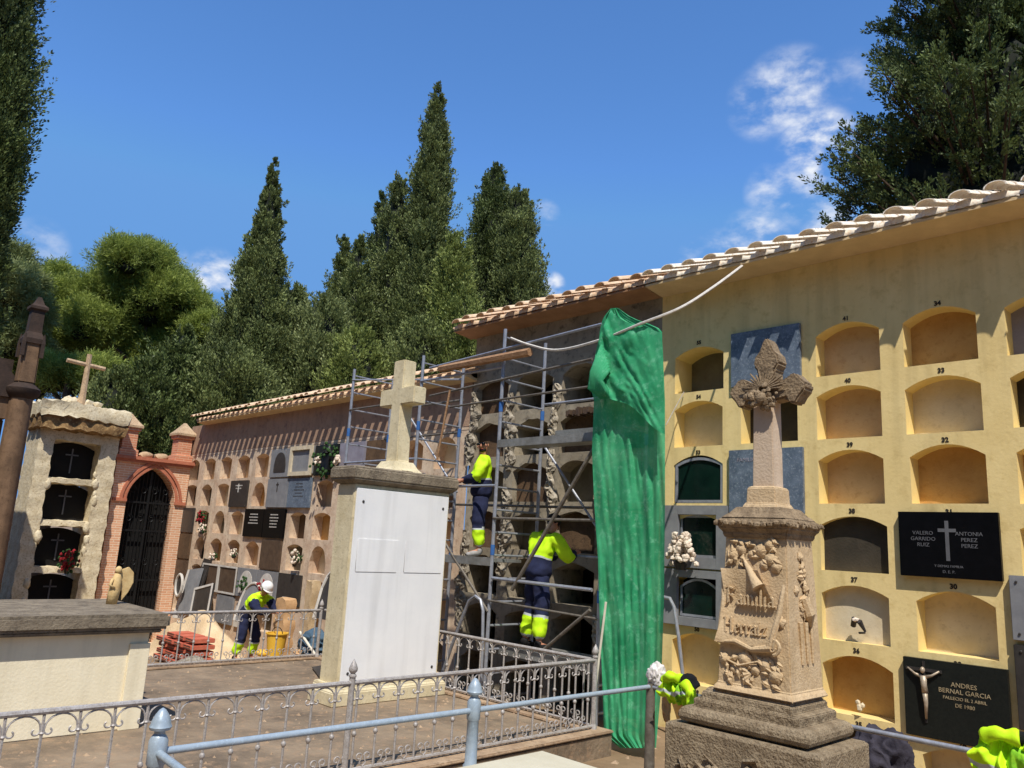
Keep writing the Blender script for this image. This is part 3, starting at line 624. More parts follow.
mb.add(q([(Y0,-3.1),(ya,-3.1),(ya,zsp),(ya,zc0),(Y0,zc0)]), [(0,1,2,3,4)]); mb.add(q([(yb,-3.1),(Y1,-3.1),(Y1,zc0),(yb,zc0),(yb,zsp)]), [(0,1,2,3,4)])
for (a, az), (b_, bz) in zip(arc, arc[1:]): mb.add(q([(a,az),(a,zc0),(b_,zc0),(b_,bz)]), [(0,1,2,3)])
n = len(go); mb.add([(CX,y,z) for y,z in go]+[(CX-.4,y,z) for y,z in go], [(i,(i+1)%n,(i+1)%n+n,i+n) for i in range(n)])
mb.add([(CX,Y1,-3.1),(CX-2.4,Y1,-3.1),(CX-2.4,Y1,zc0),(CX,Y1,zc0)], [(0,1,2,3)]); mb.add([(CX,Y0,-3.1),(CX-2.4,Y0,-3.1),(CX-2.4,Y0,zc0),(CX,Y0,zc0)], [(0,1,2,3)])
mb.build('brick_wall', 'brick', ch)
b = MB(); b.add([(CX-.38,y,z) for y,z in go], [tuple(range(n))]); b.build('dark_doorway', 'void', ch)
b = MB()   # hood moulding
for k, (off, pr) in enumerate(((.0,.03),(.1,.05))):
    g2 = gothic(ya-.02-off, yb+.02+off, -3.1, zsp, zap+.02+off*1.25)[2:]; g3 = gothic(ya-.09-off, yb+.09+off, -3.1, zsp, zap+.11+off*1.25)[2:]
    for i in range(len(g2)-1): b.prism([(CX+.001,)+g2[i],(CX+.001,)+g3[i],(CX+.001,)+g3[i+1],(CX+.001,)+g2[i+1]], (pr,0,0))
b.build('arch_moulding', 'redtile', ch)
for bx0, bx1 in ((ya-.36,ya-.005),(yb+.005,yb+.3)): b = MB(); b.box((CX+.002,bx0,zsp-.05),(CX+.06,bx1,zsp+.03)); b.build('impost_band','redtile',ch)
b = MB(); b.box((CX-2.4,Y0-.05,zc0),(CX+.08,Y1+.05,zc0+.07)); b.box((CX-2.4,Y0-.09,zc0+.07),(CX+.13,Y1+.08,zc0+.16)); b.build('cornice','redtile',ch)
for yy, hh in ((Y0+.24,.66),(Y1-.24,.62)):
    b = MB(); z = zc0+.16; b.tiers([(.26,.24,z),(.26,.24,z+.16),(.21,.19,z+.18),(.21,.19,z+hh),(.26,.24,z+hh+.02),(.26,.24,z+hh+.1)], (CX-.2,yy,0)); pn = b.build('pinnacle','brick_red',ch)
    b = MB(); z += hh+.1; b.tiers([(.3,.28,z),(.3,.28,z+.06),(.2,.19,z+.16),(.1,.1,z+.28),(.03,.03,z+.38)], (CX-.2,yy,0)); b.build('stone_cap','capstone',pn,smooth=True)
b = MB()
for k in range(2): b.blob((CX-.2,7.75+.42*k,zc0+.22), .16, 2, (1,1.3,.7), .1)
b.build('parapet_stone','capstone',ch,smooth=True)
gt = thing('iron_gate', (CX-.22,(ya+yb)/2,-3.0), 'tall black wrought iron gate in the pointed brick archway', 'gate')
b = MB()
for k in range(13):
    y = ya+.05+k*(yb-ya-.1)/12; h = zsp+(zap-zsp)*max(0, 1-abs((y-(ya+yb)/2)/((yb-ya)/2))**1.6)-.05
    b.tube([(CX-.2,y,-3.0),(CX-.2,y,h)], .013, 5)
b.build('gate_bars','wrought',gt)
b = MB()
for z in (-2.9,-1.5,-.2,.55): b.box((CX-.22,ya+.02,z),(CX-.18,yb-.02,z+.05))
b.box((CX-.23,(ya+yb)/2-.03,-3.0),(CX-.17,(ya+yb)/2+.03,zap-.1)); b.build('gate_rails','wrought',gt)
b = MB()
for z in (-1.0,.15,.9):
    for k in range(4):
        y = ya+.2+k*(yb-ya-.4)/3; pts = [(CX-.18, y+.09*math.cos(a)*(1-a/14), z+.11*math.sin(a)*(1-a/14)) for a in [i*.5 for i in range(18)]]; b.tube(pts, .01, 4)
b.build('scrollwork','wrought',gt)
# ------------------------------------------------------------------ cream rock-like family niche
rn = thing('family_niche_monument', (-21.9, 5.9, -3.1), 'cream rock carved family tomb with four stacked dark niches and a stone cross on top', 'tomb')
RX = -21.9; ry0, ry1 = 5.02, 6.86
def noisy_box(mb, a, b, seg=.12, amp=.024):
    """box whose faces are gridded and roughened"""
    a = Vector(a); b_ = Vector(b); d = b_-a; c = (a+b_)/2
    nx, ny, nz = [max(1, int(v/seg)) for v in d]
    def hsh(p): 
        return Vector([math.sin(p.x*12.9+p.y*7.3+p.z*5.1+k*2.1)*math.cos(p.y*9.7-p.z*11.3+k*1.7) for k in range(3)])*amp
    def face(o, u, v, nu, nv):
        vs = []
        for j in range(nv+1):
            for i in range(nu+1):
                p = o+u*(i/nu)+v*(j/nv); vs.append(p+hsh(p))
        mb.add(vs, [(j*(nu+1)+i, j*(nu+1)+i+1, (j+1)*(nu+1)+i+1, (j+1)*(nu+1)+i) for j in range(nv) for i in range(nu)])
    X, Y, Z = Vector((d.x,0,0)), Vector((0,d.y,0)), Vector((0,0,d.z))
    face(a, X, Z, nx, nz); face(a+Y, X, Z, nx, nz); face(a, Y, Z, ny, nz); face(a+X, Y, Z, ny, nz); face(a, X, Y, nx, ny); face(a+Z, X, Y, nx, ny)
b = MB(); noisy_box(b, (RX-1.2, ry0, -3.1), (RX, ry0+.34, 2.2)); noisy_box(b, (RX-1.2, ry1-.42, -3.1), (RX, ry1, 2.2)); noisy_box(b, (RX-1.2, ry0, 1.95), (RX, ry1, 2.3)); 
for k in range(13):
    sd_ = random.choice((0,1,1)); yy = ry0+.33 if sd_ == 0 else ry1-.42
    b.blob((RX-.02, yy+random.uniform(-.04,.06)*(1 if sd_ else -1), random.uniform(-2.4,1.3)), random.uniform(.05,.11), 2, (.6,.9,1.6), .22)
b.build('rock_frame', 'rocky', rn, smooth='all')
for k, (za, zb_) in enumerate(((1.02,1.95),(-.02,.9),(-1.15,-.2),(-2.3,-1.33))):
    g4 = [(ry0+.3, za), (ry1-.4, za)] + [(ry1-.4-(ry1-ry0-.7)*t, zb_-.16+.16*(1-(2*t-1)**2)) for t in [i/10 for i in range(11)]]
    nb = MB(); nb.add([(RX-.45,y,z) for y,z in g4], [tuple(range(len(g4)))]); npn = nb.build('niche_front','void',rn)
    cbm = MB(); ym = (ry0+ry1)/2-.02; cbm.box((RX-.44,ym-.016,za+.15),(RX-.42,ym+.016,zb_-.15)); cbm.box((RX-.44,ym-.15,zb_-.33),(RX-.42,ym+.15,zb_-.295)); cbm.build('inlaid_cross','engr',npn)
    sb = MB(); noisy_box(sb, (RX-.7, ry0+.2, za-.14), (RX-.03, ry1-.3, za), .1, .025); sb.build('rock_ledge','rocky',rn,smooth='all')
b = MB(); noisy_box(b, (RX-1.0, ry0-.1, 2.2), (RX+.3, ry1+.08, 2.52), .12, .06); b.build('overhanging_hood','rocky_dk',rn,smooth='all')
b = MB(); noisy_box(b, (RX-1.1, ry0-.15, 2.5), (RX+.36, ry1+.1, 2.86), .14, .06); b.build('rock_canopy','rocky',rn,smooth='all')
b = MB()
for k in range(16): b.blob((RX-.1+random.uniform(-.1,.1), 5.9+random.gauss(0,.22), 2.88+random.uniform(0,.12)), random.uniform(.1,.18), 1, (1,1,.8), .25)
b.build('boulders','rocky',rn)
p = onX(88, 365, RX); b = MB(); b.tube([(RX,p.y-.02,2.9),(RX,p.y-.0,3.2),(RX,p.y,p.z+.28)], [.11,.075,.06], 8); b.tube([(RX,p.y-.5,p.z+.03),(RX,p.y+.42,p.z-.03)], .055, 8)
b.build('log_cross','capstone',rn,smooth=True)
bouquet(onX(68,560,RX+.1), 'dark pink flowers in front of the third niche of the cream rock tomb', 'rose_r', .26, 40, .05)
# ------------------------------------------------------------------ gothic pier building at far left
gp = thing('gothic_mausoleum', (-19.4, 3.0, -3.1), 'brown gothic mausoleum corner with round pier and dark pinnacle', 'mausoleum')
PX = -19.0; pb = onX(12, 560, PX); pyc = onX(11,455,PX).y
b = MB(); b.lathe([(.36,-3.1),(.36,-2.6),(.26,-2.5),(.22,2.45)], (PX,pyc,0), 12); b.build('round_pier','brownpier',gp,smooth=True)
b = MB(); b.lathe([(.22,2.45),(.27,2.5),(.33,2.58),(.34,2.66),(.27,2.72),(.2,2.78)], (PX,pyc,0), 12); b.build('capital','darkpier',gp,smooth=True)
b = MB(); b.tiers([(.17,.17,2.78),(.15,.15,3.75)], (PX,pyc,0)); b.build('upper_shaft','brownpier',gp,bevel=.03)
b = MB(); z = 3.65; b.tiers([(.19,.19,z),(.2,.2,z+.1),(.13,.13,z+.25),(.12,.12,z+.72),(.17,.17,z+.76),(.17,.17,z+.82),(.1,.1,z+.88),(.03,.03,z+1.05)], (PX,pyc,0))
for sx, sy in ((1,1),(1,-1),(-1,1),(-1,-1)): b.tiers([(.035,.035,z-.3),(.035,.035,z+.02),(.008,.008,z+.22)], (PX+.18*sx,pyc+.18*sy,0))
b.build('pinnacle','darkpier',gp)
b = MB(); b.box((PX-3,-2.5,-3.1),(PX-.25,pyc-.2,2.0)); b.build('side_wall','brownpier',gp,bevel=.02)
b = MB(); b.prism([(PX-.25,pyc-2.6,2.45),(PX-.25,pyc-2.6,5.2),(PX-.25,pyc-2.3,5.2),(PX-.25,pyc-.2,2.9),(PX-.25,pyc-.2,2.45)],(.3,0,0)); b.build('gable_coping','darkpier',gp)
b = MB(); b.box((PX-.3,-2.5,2.0),(PX-.02,pyc-.2,2.45)); b.build('lintel_wall','brownpier',gp)
b = MB(); b.box((PX-3,-2.5,2.0),(PX-.31,pyc-.2,3.3)); b.build('attic_block','darkpier',gp)
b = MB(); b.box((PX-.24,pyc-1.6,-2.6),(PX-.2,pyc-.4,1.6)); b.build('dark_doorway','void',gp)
# ------------------------------------------------------------------ trees
def leaves_mesh(name, parent, P, U, S, tint, m, core=None, wd=.33):
    """P leaf bases, U unit directions, S lengths -> one quad each"""
    n = len(P); R = RS.normal(size=(n,3)); V = np.cross(U, R); V /= np.linalg.norm(V, axis=1)[:,None]+1e-9
    S = S[:,None]; w_ = S*wd
    a = P; b_ = P+U*S*.5+V*w_*.5; c = P+U*S; d = P+U*S*.5-V*w_*.5
    vs = np.stack([a,b_,c,d], 1).reshape(-1,3); nf = n
    fidx = np.arange(4*n); tt = np.repeat(tint, 4)
    ms = [M[m]]; cv = np.zeros((0,3)); cf = []
    if core is not None: cv, cf = core
    me = bpy.data.meshes.new(name); off = np.array(wloc(parent))
    allv = np.concatenate([vs, cv], 0)-off if len(cv) else vs-off
    me.vertices.add(len(allv)); me.vertices.foreach_set('co', allv.astype(np.float32).ravel())
    loops = np.concatenate([fidx]+[np.array(f)+4*n for f in cf]) if cf else fidx
    lt = np.array([4]*n+[len(f) for f in cf]); ls = np.concatenate([[0], np.cumsum(lt)[:-1]])
    me.loops.add(len(loops)); me.loops.foreach_set('vertex_index', loops.astype(np.int32))
    me.polygons.add(len(lt)); me.polygons.foreach_set('loop_start', ls.astype(np.int32)); me.polygons.foreach_set('loop_total', lt.astype(np.int32))
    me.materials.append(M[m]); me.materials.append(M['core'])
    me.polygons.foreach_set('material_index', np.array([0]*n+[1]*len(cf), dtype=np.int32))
    at = me.attributes.new('tint', 'FLOAT', 'POINT'); at.data.foreach_set('value', np.concatenate([tt, np.zeros(len(cv))]).astype(np.float32))
    me.update(); me.validate()
    o = bpy.data.objects.new(name, me); COL.objects.link(o); o.parent = parent; return o
def lumps(th, z, seed, f=1.0):
    return (np.sin(th*3+seed+z*.9*f)+np.sin(th*5-seed*2+z*1.7*f)+.7*np.sin(th*9+seed*3+z*3.1*f)+.8*np.sin(z*2.3*f+seed+th*2))/3.5
def cypress(tip, zb, prof, label, m='cyp', seed=1, tufts=1500, per=42, leaf=.15, lump=.2, tuftlen=.75, spread=.5, lean=(0,0), group='cypresses beyond the cemetery walls', gap=0, coreS=.72, base=None, nbr=9):
    """prof: [(height fraction from the top, radius m)]"""
    zt_ = tip.z; x0, y0 = tip.x, tip.y; zg = -3.2
    t = thing('cypress_tree', (x0+lean[0], y0+lean[1], zg), label, 'cypress', group)
    H = zt_-zb; pf = np.array(prof)
    def rad(f): return np.interp(f, pf[:,0], pf[:,1])
    # sample heights weighted by radius
    fs = RS.rand(tufts*4); keep = RS.rand(tufts*4) < (rad(fs)+.12)/(pf[:,1].max()+.12); fs = fs[keep][:tufts]; nt_ = len(fs)
    nb_ = max(12, nt_//nbr); bf = RS.choice(fs, nb_); bth = RS.rand(nb_)*2*PI; bl = RS.uniform(.72,1.22,nb_)
    who = RS.randint(0, nb_, nt_); isb = RS.rand(nt_) < .62
    fs = np.where(isb, np.clip(bf[who]+RS.normal(size=nt_)*.018, .0, 1), fs); th = np.where(isb, bth[who]+RS.normal(size=nt_)*.26, RS.rand(nt_)*2*PI); zz = zt_-fs*H
    lm = lumps(th, zz, seed, 1.0); rr = rad(fs)*(1+lump*lm)*np.where(isb, bl[who]*RS.uniform(.7,1.0,nt_), np.sqrt(RS.uniform(.45, .9, nt_)))
    stray = RS.rand(nt_) < .05; rr = np.where(stray, rr*1.22+.12, rr)
    cxx = x0+lean[0]*fs; cyy = y0+lean[1]*fs
    C = np.stack([cxx+rr*np.cos(th), cyy+rr*np.sin(th), zz], 1)
    out = np.stack([np.cos(th), np.sin(th), np.zeros(nt_)], 1)
    ax = out*RS.uniform(.1,.75,nt_)[:,None]*spread*1.6+np.array([0,0,1.0])+RS.normal(size=(nt_,3))*.18; ax /= np.linalg.norm(ax,axis=1)[:,None]
    TL = tuftlen*RS.uniform(.6,1.5,nt_)*np.clip(.3+rad(fs)/pf[:,1].max(), .3, 1.1)*np.where(stray, 1.35, 1)
    # leaves along each tuft
    u = RS.rand(nt_, per)
    P = C[:,None,:]+ax[:,None,:]*(u*TL[:,None])[:,:,None]
    side = RS.normal(size=(nt_,per,3)); side -= ax[:,None,:]*np.sum(side*ax[:,None,:],2)[:,:,None]; side /= np.linalg.norm(side,axis=2)[:,:,None]+1e-9
    wdt = (.26*TL[:,None]*np.sin(np.clip(u*.85+.15,0,1)*PI))[:,:,None]*RS.rand(nt_,per,1)
    P = P+side*wdt
    U = ax[:,None,:]*1.0+side*RS.uniform(.2,.9,(nt_,per,1))+RS.normal(size=(nt_,per,3))*.15; U /= np.linalg.norm(U,axis=2)[:,:,None]
    S = leaf*RS.uniform(.6,1.3,(nt_,per))
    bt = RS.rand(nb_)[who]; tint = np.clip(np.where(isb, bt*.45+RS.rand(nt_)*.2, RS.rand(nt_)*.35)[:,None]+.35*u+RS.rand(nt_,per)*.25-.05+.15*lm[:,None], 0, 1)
    # inner shade
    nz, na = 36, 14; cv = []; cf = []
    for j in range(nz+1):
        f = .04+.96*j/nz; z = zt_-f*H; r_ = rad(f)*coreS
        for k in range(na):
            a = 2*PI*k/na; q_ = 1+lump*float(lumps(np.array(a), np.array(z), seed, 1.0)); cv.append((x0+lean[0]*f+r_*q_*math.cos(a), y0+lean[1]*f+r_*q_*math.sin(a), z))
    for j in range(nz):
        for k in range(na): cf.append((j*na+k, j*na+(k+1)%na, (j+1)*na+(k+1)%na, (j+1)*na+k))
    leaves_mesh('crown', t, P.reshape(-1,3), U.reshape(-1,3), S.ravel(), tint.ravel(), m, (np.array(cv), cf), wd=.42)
    b = MB(); r0 = pf[:,1].max()*.16+.08; b.tube([(x0+lean[0],y0+lean[1],zg-.2),(x0+lean[0],y0+lean[1],zb),(x0+lean[0]*.4,y0+lean[1]*.4,(zb+zt_)/2),(x0,y0,zt_-.5)], [r0*1.3,r0,r0*.5,.03], 8); b.build('trunk','bark',t)
    return t
def pine(c, zb, blobs, label, m='pine', per=60, leaf=.22, seed=1, group='pines beyond the cemetery walls', dens=1.0):
    """blobs: [(centre, radius, flatness)] foliage masses"""
    t = thing('pine_tree', (c.x, c.y, -3.2), label, 'pine', group)
    Ps, Us, Ss, Ts = [], [], [], []
    cv = []; cf = []
    rb_ = random.Random(int(seed*7+c.x*3)); sub_ = []
    for bc, br, fl_ in blobs:
        for k in range(9):
            v_ = Vector((rb_.gauss(0,1),rb_.gauss(0,1),rb_.gauss(0,.8))).normalized()*br*rb_.uniform(.3,.62); sub_.append(((bc[0]+v_.x,bc[1]+v_.y,bc[2]+v_.z*.85), br*rb_.uniform(.42,.6), .85))
    blobs = sub_; dens *= 1.5
    for bc, br, fl_ in blobs:
        n = int(dens*55*br*br)+20
        d = RS.normal(size=(n,3)); d /= np.linalg.norm(d,axis=1)[:,None]; d[:,2] = np.where(d[:,2] < -.35, -d[:,2], d[:,2])
        rad_ = br*np.where(RS.rand(n) < .3, RS.uniform(.9,1.5,n), np.cbrt(RS.uniform(.2,1.0,n))); lm = np.sin(d[:,0]*5+seed+bc[0])*np.sin(d[:,1]*6+bc[1])*np.cos(d[:,2]*5)
        C = np.array(bc)+d*(rad_*(1+.18*lm))[:,None]*np.array([1,1,fl_])
        for kk in range(1):
            dirs = RS.normal(size=(n,per,3)); dirs[:,:,2] += .5; dirs += d[:,None,:]*.7; dirs /= np.linalg.norm(dirs,axis=2)[:,:,None]
            stem = d*.6+np.array([0,0,.7])+RS.normal(size=(n,3))*.35; stem /= np.linalg.norm(stem,axis=1)[:,None]; P = C[:,None,:]+stem[:,None,:]*RS.uniform(0,.75,(n,per,1))+dirs*RS.uniform(.0,.2,(n,per,1))
            Ps.append(P.reshape(-1,3)); Us.append(dirs.reshape(-1,3)); Ss.append((leaf*RS.uniform(.6,1.3,(n,per))).ravel())
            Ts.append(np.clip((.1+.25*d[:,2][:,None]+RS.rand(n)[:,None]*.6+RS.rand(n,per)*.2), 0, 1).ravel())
        bm = bmesh.new(); bmesh.ops.create_icosphere(bm, subdivisions=2, radius=br*.62); b0 = len(cv)
        cv += [(v.co.x*random.uniform(.85,1.1)+bc[0], v.co.y*random.uniform(.85,1.1)+bc[1], v.co.z*fl_*random.uniform(.8,1)+bc[2]) for v in bm.verts]; cf += [tuple(b0+v.index for v in f.verts) for f in bm.faces]; bm.free()
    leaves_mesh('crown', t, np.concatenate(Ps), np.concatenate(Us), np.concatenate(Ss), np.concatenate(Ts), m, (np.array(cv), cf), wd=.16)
    b = MB(); b.tube([(c.x,c.y,-3.4),(c.x+.2,c.y,1),(c.x,c.y,zb)], [.3,.24,.14], 8)
    for bc, br, fl_ in blobs[::12]: b.tube([(c.x,c.y,zb-1.0),((c.x+bc[0])/2,(c.y+bc[1])/2,(zb+bc[2])/2-.4),bc], [.12,.08,.04], 6)
    b.build('trunk','bark',t); return t
def px_r(px, D): return px*D/FPX*.93
def tr(tipx, tipy, D): return far(tipx, tipy, D)
# tall cypress left of centre
def cyp_px(tip, basept, D, wid, label, **k):
    """wid: [(pixel y, full width px)]; base point gives where the axis meets the wall line in the picture"""
    T = far(*tip, D); B = far(*basept, D); pr = [(0, .04)]
    for y, w_ in wid: pr.append(((y-tip[1])/(basept[1]-tip[1]), w_/2*D/FPX*.86))
    return cypress(T, B.z, pr, label, lean=(B.x-T.x, B.y-T.y), **k)
cyp_px((275,161),(244,425),40,[(175,5),(200,14),(250,34),(300,54),(350,78),(400,98),(425,106)],'tall dense cypress with a pointed single tip, standing alone left of the cross monument', seed=1.3, tufts=2400, per=52, spread=.35, lump=.12)
cyp_px((186,332),(160,440),38,[(350,26),(380,56),(410,78),(440,90)],'low dark cypress bush in front of the round pine', seed=2.2, tufts=800, m='cyp_dk', lump=.25)
cyp_px((292,286),(286,410),43,[(300,28),(330,50),(370,60),(410,64)],'short bushy cypress with rounded top right of the lone tall one', seed=3.1, tufts=800, lump=.25)
cyp_px((324,298),(318,400),39,[(312,34),(340,58),(370,66),(400,70)],'short pale olive green cypress in front of the dark ones', seed=4.4, tufts=800, m='olive', lump=.25)
cyp_px((344,239),(338,395),42,[(250,8),(275,17),(300,26),(340,40),(395,50)],'slim cypress with a curled tip, left of a pair', seed=5.2, tufts=800, lump=.22)
cyp_px((359,241),(352,395),41,[(255,10),(280,20),(310,34),(350,46),(395,52)],'slim cypress with a straight tip, right of a pair', seed=6.3, tufts=800, lump=.22)
cyp_px((382,196),(374,380),44,[(210,8),(240,16),(270,26),(320,40),(380,50)],'narrow dark cypress just left of the tallest one', seed=7.1, tufts=1000, m='cyp_dk', lump=.22)
cyp_px((399,176),(388,380),42,[(190,14),(220,28),(260,36),(310,48),(380,60)],'cypress with blunt top leaning against the tallest one', seed=8.5, tufts=1200, lump=.25)
cyp_px((439,89),(418,375),41,[(100,8),(130,18),(150,28),(190,36),(220,42),(260,50),(300,60),(340,78),(375,92)],'tallest cypress of the group with ragged forked top', seed=9.7, tufts=2600, per=52, lump=.22, tuftlen=.9)
cyp_px((457,234),(452,345),38,[(245,14),(270,26),(300,36),(345,44)],'light green young cypress between the tallest and the right pair', seed=10.1, tufts=800, m='cyp_l', lump=.25)
cyp_px((496,166),(488,330),44,[(178,14),(200,32),(230,46),(270,58),(330,70)],'dark cypress behind the middle roof, left of the right pair', seed=11.9, tufts=1300, m='cyp_dk', lump=.22)
cyp_px((519,189),(517,330),42,[(200,16),(230,34),(270,48),(300,58),(330,64)],'dark cypress behind the middle roof, right of the right pair', seed=12.4, tufts=1200, lump=.15)
for tx, ty, sd_, mm, lb in ((232,345,13.3,'cyp','squat cypress at the left foot of the lone tall one'),(150,362,15.5,'cyp_dk','dark cypress bush directly behind the brick chapel pinnacles'),(176,396,26.5,'cyp_dk','low dark cypress seen between the two brick chapel pinnacles'),(204,380,28.1,'cyp','dark cypress bush over the left end of the old wall roof'),(120,372,19.5,'cyp','dark cypress bush behind the log cross of the rock tomb'),(262,372,14.8,'olive','squat olive green cypress under the lone tall one'),(360,330,16.1,'cyp_l','low light cypress behind the left end of the scaffold'),(425,320,17.5,'cyp','low cypress filling the foot of the tallest one'),(466,300,18.2,'cyp_l','low pale cypress beside the gable of the middle roof')):
    cyp_px((tx,ty),(tx-4,ty+80),37,[(ty+14,26),(ty+40,54),(ty+80,70)], lb, seed=sd_, tufts=500, m=mm, lump=.3)
# big tree at the left edge, and the two at the upper right
cyp_px((10,-190),(-22,420),34,[(-150,12),(-90,28),(-30,40),(0,46),(40,48),(100,46),(180,42),(220,30),(260,22),(300,18),(340,14),(380,10),(420,8)],'huge dark cypress cut off by the left edge of the photo', seed=21.3, tufts=3000, per=54, m='cyp_dk', lump=.14, leaf=.15, tuftlen=.9)
def horiz(tip, base, D, wid, label, seed, m, tufts, lump=.42, leaf=.15):
    return cyp_px(tip, base, D, wid, label, seed=seed, tufts=tufts, per=52, m=m, lump=lump, leaf=leaf, tuftlen=.9, spread=1.0, coreS=.7, nbr=22)
def layered(axis_top, axis_bot, D, prof, label, m, nbranch, ytop, seed):
    # branching tree: limbs sweep out and up, each carrying dense sprays
    rs = np.random.RandomState(seed); T = far(*axis_top, D); B = far(*axis_bot, D); zg = -3.2
    t = thing('cypress_tree', (B.x, B.y, zg), label, 'cypress', 'cypresses beyond the cemetery walls')
    P_l, U_l, S_l, T_l = [], [], [], []; tb_ = MB(); cv = []; cf = []
    ys = [q_[0] for q_ in prof]; ws = [q_[1]*D/FPX for q_ in prof]
    for k in range(nbranch):
        py = rs.uniform(axis_top[1], axis_bot[1]); f = (py-axis_top[1])/(axis_bot[1]-axis_top[1]); o = T.lerp(B, f)
        L_ = float(np.interp(py, ys, ws))*rs.uniform(.72,1.04); a = rs.rand()*2*PI; d0 = Vector((math.cos(a), math.sin(a), 0)); rise = rs.uniform(.0,.35)
        pts = [o-Vector((0,0,.45*L_))+d0*(L_*.1), o+d0*(L_*.5)+Vector((0,0,-.25*L_+rise*.3*L_)), o+d0*(L_*.93)+Vector((0,0,rise*.45*L_))]
        tb_.tube(pts, [.07,.045,.015], 5); n = 30; sh = rs.uniform(0,.45)
        for j in range(n):
            u = .25+.75*rs.rand()**.7; q_ = pts[0].lerp(pts[1], min(1,u*2)) if u < .5 else pts[1].lerp(pts[2], u*2-1)
            c = np.array(q_)+rs.normal(size=3)*np.array([.22,.22,.16])*(1.25-.5*u)
            ax = np.array(d0)*rs.uniform(.2,.9)+np.array([0,0,.75])+rs.normal(size=3)*.35; ax /= np.linalg.norm(ax); TL = rs.uniform(.3,.62); per = 46
            uu = rs.rand(per); side = rs.normal(size=(per,3)); side -= ax*(side@ax)[:,None]; side /= np.linalg.norm(side,axis=1)[:,None]
            Pp = c+ax*(uu*TL)[:,None]+side*(.24*TL*np.sin(np.clip(uu*.85+.15,0,1)*PI)*rs.rand(per))[:,None]
            Uu = ax+side*rs.uniform(.2,1.0,(per,1)); Uu /= np.linalg.norm(Uu,axis=1)[:,None]
            P_l.append(Pp); U_l.append(Uu); S_l.append(.105*rs.uniform(.6,1.3,per)); T_l.append(np.clip(sh+rs.rand()*.25+.3*uu+rs.rand(per)*.15-.05,0,1))
    nz, na = 30, 12; x_top = T
    for j in range(nz+1):
        f = j/nz; py = axis_top[1]+(axis_bot[1]-axis_top[1])*f; o = T.lerp(B, f); r_ = float(np.interp(py, ys, ws))*.42
        for k in range(na): a = 2*PI*k/na; q_ = 1+.25*math.sin(a*3+f*20+seed)+.15*math.sin(a*5-f*31); cv.append((o.x+r_*q_*math.cos(a), o.y+r_*q_*math.sin(a), o.z))
    for j in range(nz):
        for k in range(na): cf.append((j*na+k, j*na+(k+1)%na, (j+1)*na+(k+1)%na, (j+1)*na+k))
    leaves_mesh('crown', t, np.concatenate(P_l), np.concatenate(U_l), np.concatenate(S_l), np.concatenate(T_l), m, (np.array(cv), cf), wd=.42)
    tb_.tube([(B.x,B.y,zg-.2),tuple(B),tuple(T)], [.5,.36,.1], 8); tb_.build('trunk','bark',t); return t
layered((1000,-170),(985,260),24,[(-170,20),(-90,70),(-20,112),(40,116),(62,104),(82,82),(92,120),(104,146),(130,158),(170,150),(215,160),(260,150)],'massive dark cypress with layered limbs rising behind the yellow wall','cyp_dk',330,-170,5)
# pines
def puffs(pts, D):
    out = []
    for x, y, r in pts:
        p = far(x, y, D+random.uniform(-2,2)); out.append(((p.x,p.y,p.z), r*D/FPX, .8))
    return out
pc = far(150,330,46)
pine(pc, 9, puffs([(134,278,30),(105,300,26),(165,295,28),(190,320,24),(95,330,26),(140,325,34),(180,345,26),(115,355,26),(155,365,28),(85,350,18),(205,340,20),(125,262,18),(150,268,20),(200,372,24),(100,372,22),(150,305,30),(128,310,26),(175,310,22),(120,350,24),(185,355,22)],46), 'large rounded light green pine behind the brick chapel', dens=1.3)
pc = far(52,330,48)
pine(pc, 9, puffs([(55,290,22),(40,305,20),(72,305,16),(60,325,24),(35,335,22),(75,345,22),(50,360,24)],48), 'lower rounded pine between the left edge cypress and the large pine', dens=1.2)
pc = far(15,320,44)
pine(pc, 8, puffs([(8,268,16),(22,290,16),(5,300,20),(25,320,16),(10,345,22),(28,360,18)],44), 'grey green tree behind the dark gothic pinnacle', m='olive', dens=1.2)
pc = far(70,372,40)
pine(pc, 6, puffs([(62,385,18),(100,385,20),(130,392,18),(160,395,16),(30,385,20)],42), 'low green pine behind the log cross of the cream rock tomb', dens=1.2)
# ------------------------------------------------------------------ terrace: tomb, monument, railings
sx0 = -8.2
sc = thing('stone_sarcophagus', (sx0-.8, 1.4, FZ), 'large cream rendered tomb chest with a weathered grey stone lid', 'tomb')
ye_ = 3.18; b = MB(); b.box((sx0-1.5,-1.6,FZ),(sx0-.03,ye_-.04,-1.02)); b.build('chest','marble_wall',sc,bevel=.01)
b = MB(); b.box((sx0-.0301,ye_-.22,FZ),(sx0+.0,ye_-.03,-1.14)); b.build('corner_pilaster','marble_wall',sc,bevel=.004)
b = MB(); b.box((sx0-1.62,-1.7,-1.0),(sx0+.11,ye_+.1,-.855)); b.build('lid','graycap',sc,bevel=.03)
b = MB(); b.box((sx0-1.55,-1.65,-1.035),(sx0+.06,ye_+.04,-1.0)); b.build('lid_moulding','graycap',sc,bevel=.01)
an = thing('stone_angel', tuple(onZ(112,601,-.855)), 'small gilded stone angel with raised wing standing on the grey tomb lid', 'statue')
p = onZ(113,603,-.855); p = Vector((p.x+.1,p.y-.05,-.855)); K = .34
b = MB(); b.tube([p+Vector((0,0,0)),p+Vector((0,.01,.14)),p+Vector((.0,.02,.26)),p+Vector((0,.02,.32))], [.055,.06,.05,.03], 10); b.blob(p+Vector((.01,.02,.355)), .036, 2, (1,1,1.15), .04); b.tube([p+Vector((.02,-.03,.26)),p+Vector((.05,-.06,.2)),p+Vector((.06,-.01,.17))],[.018,.015,.012],6); b.build('figure','angel',an,smooth='all')
b = MB()
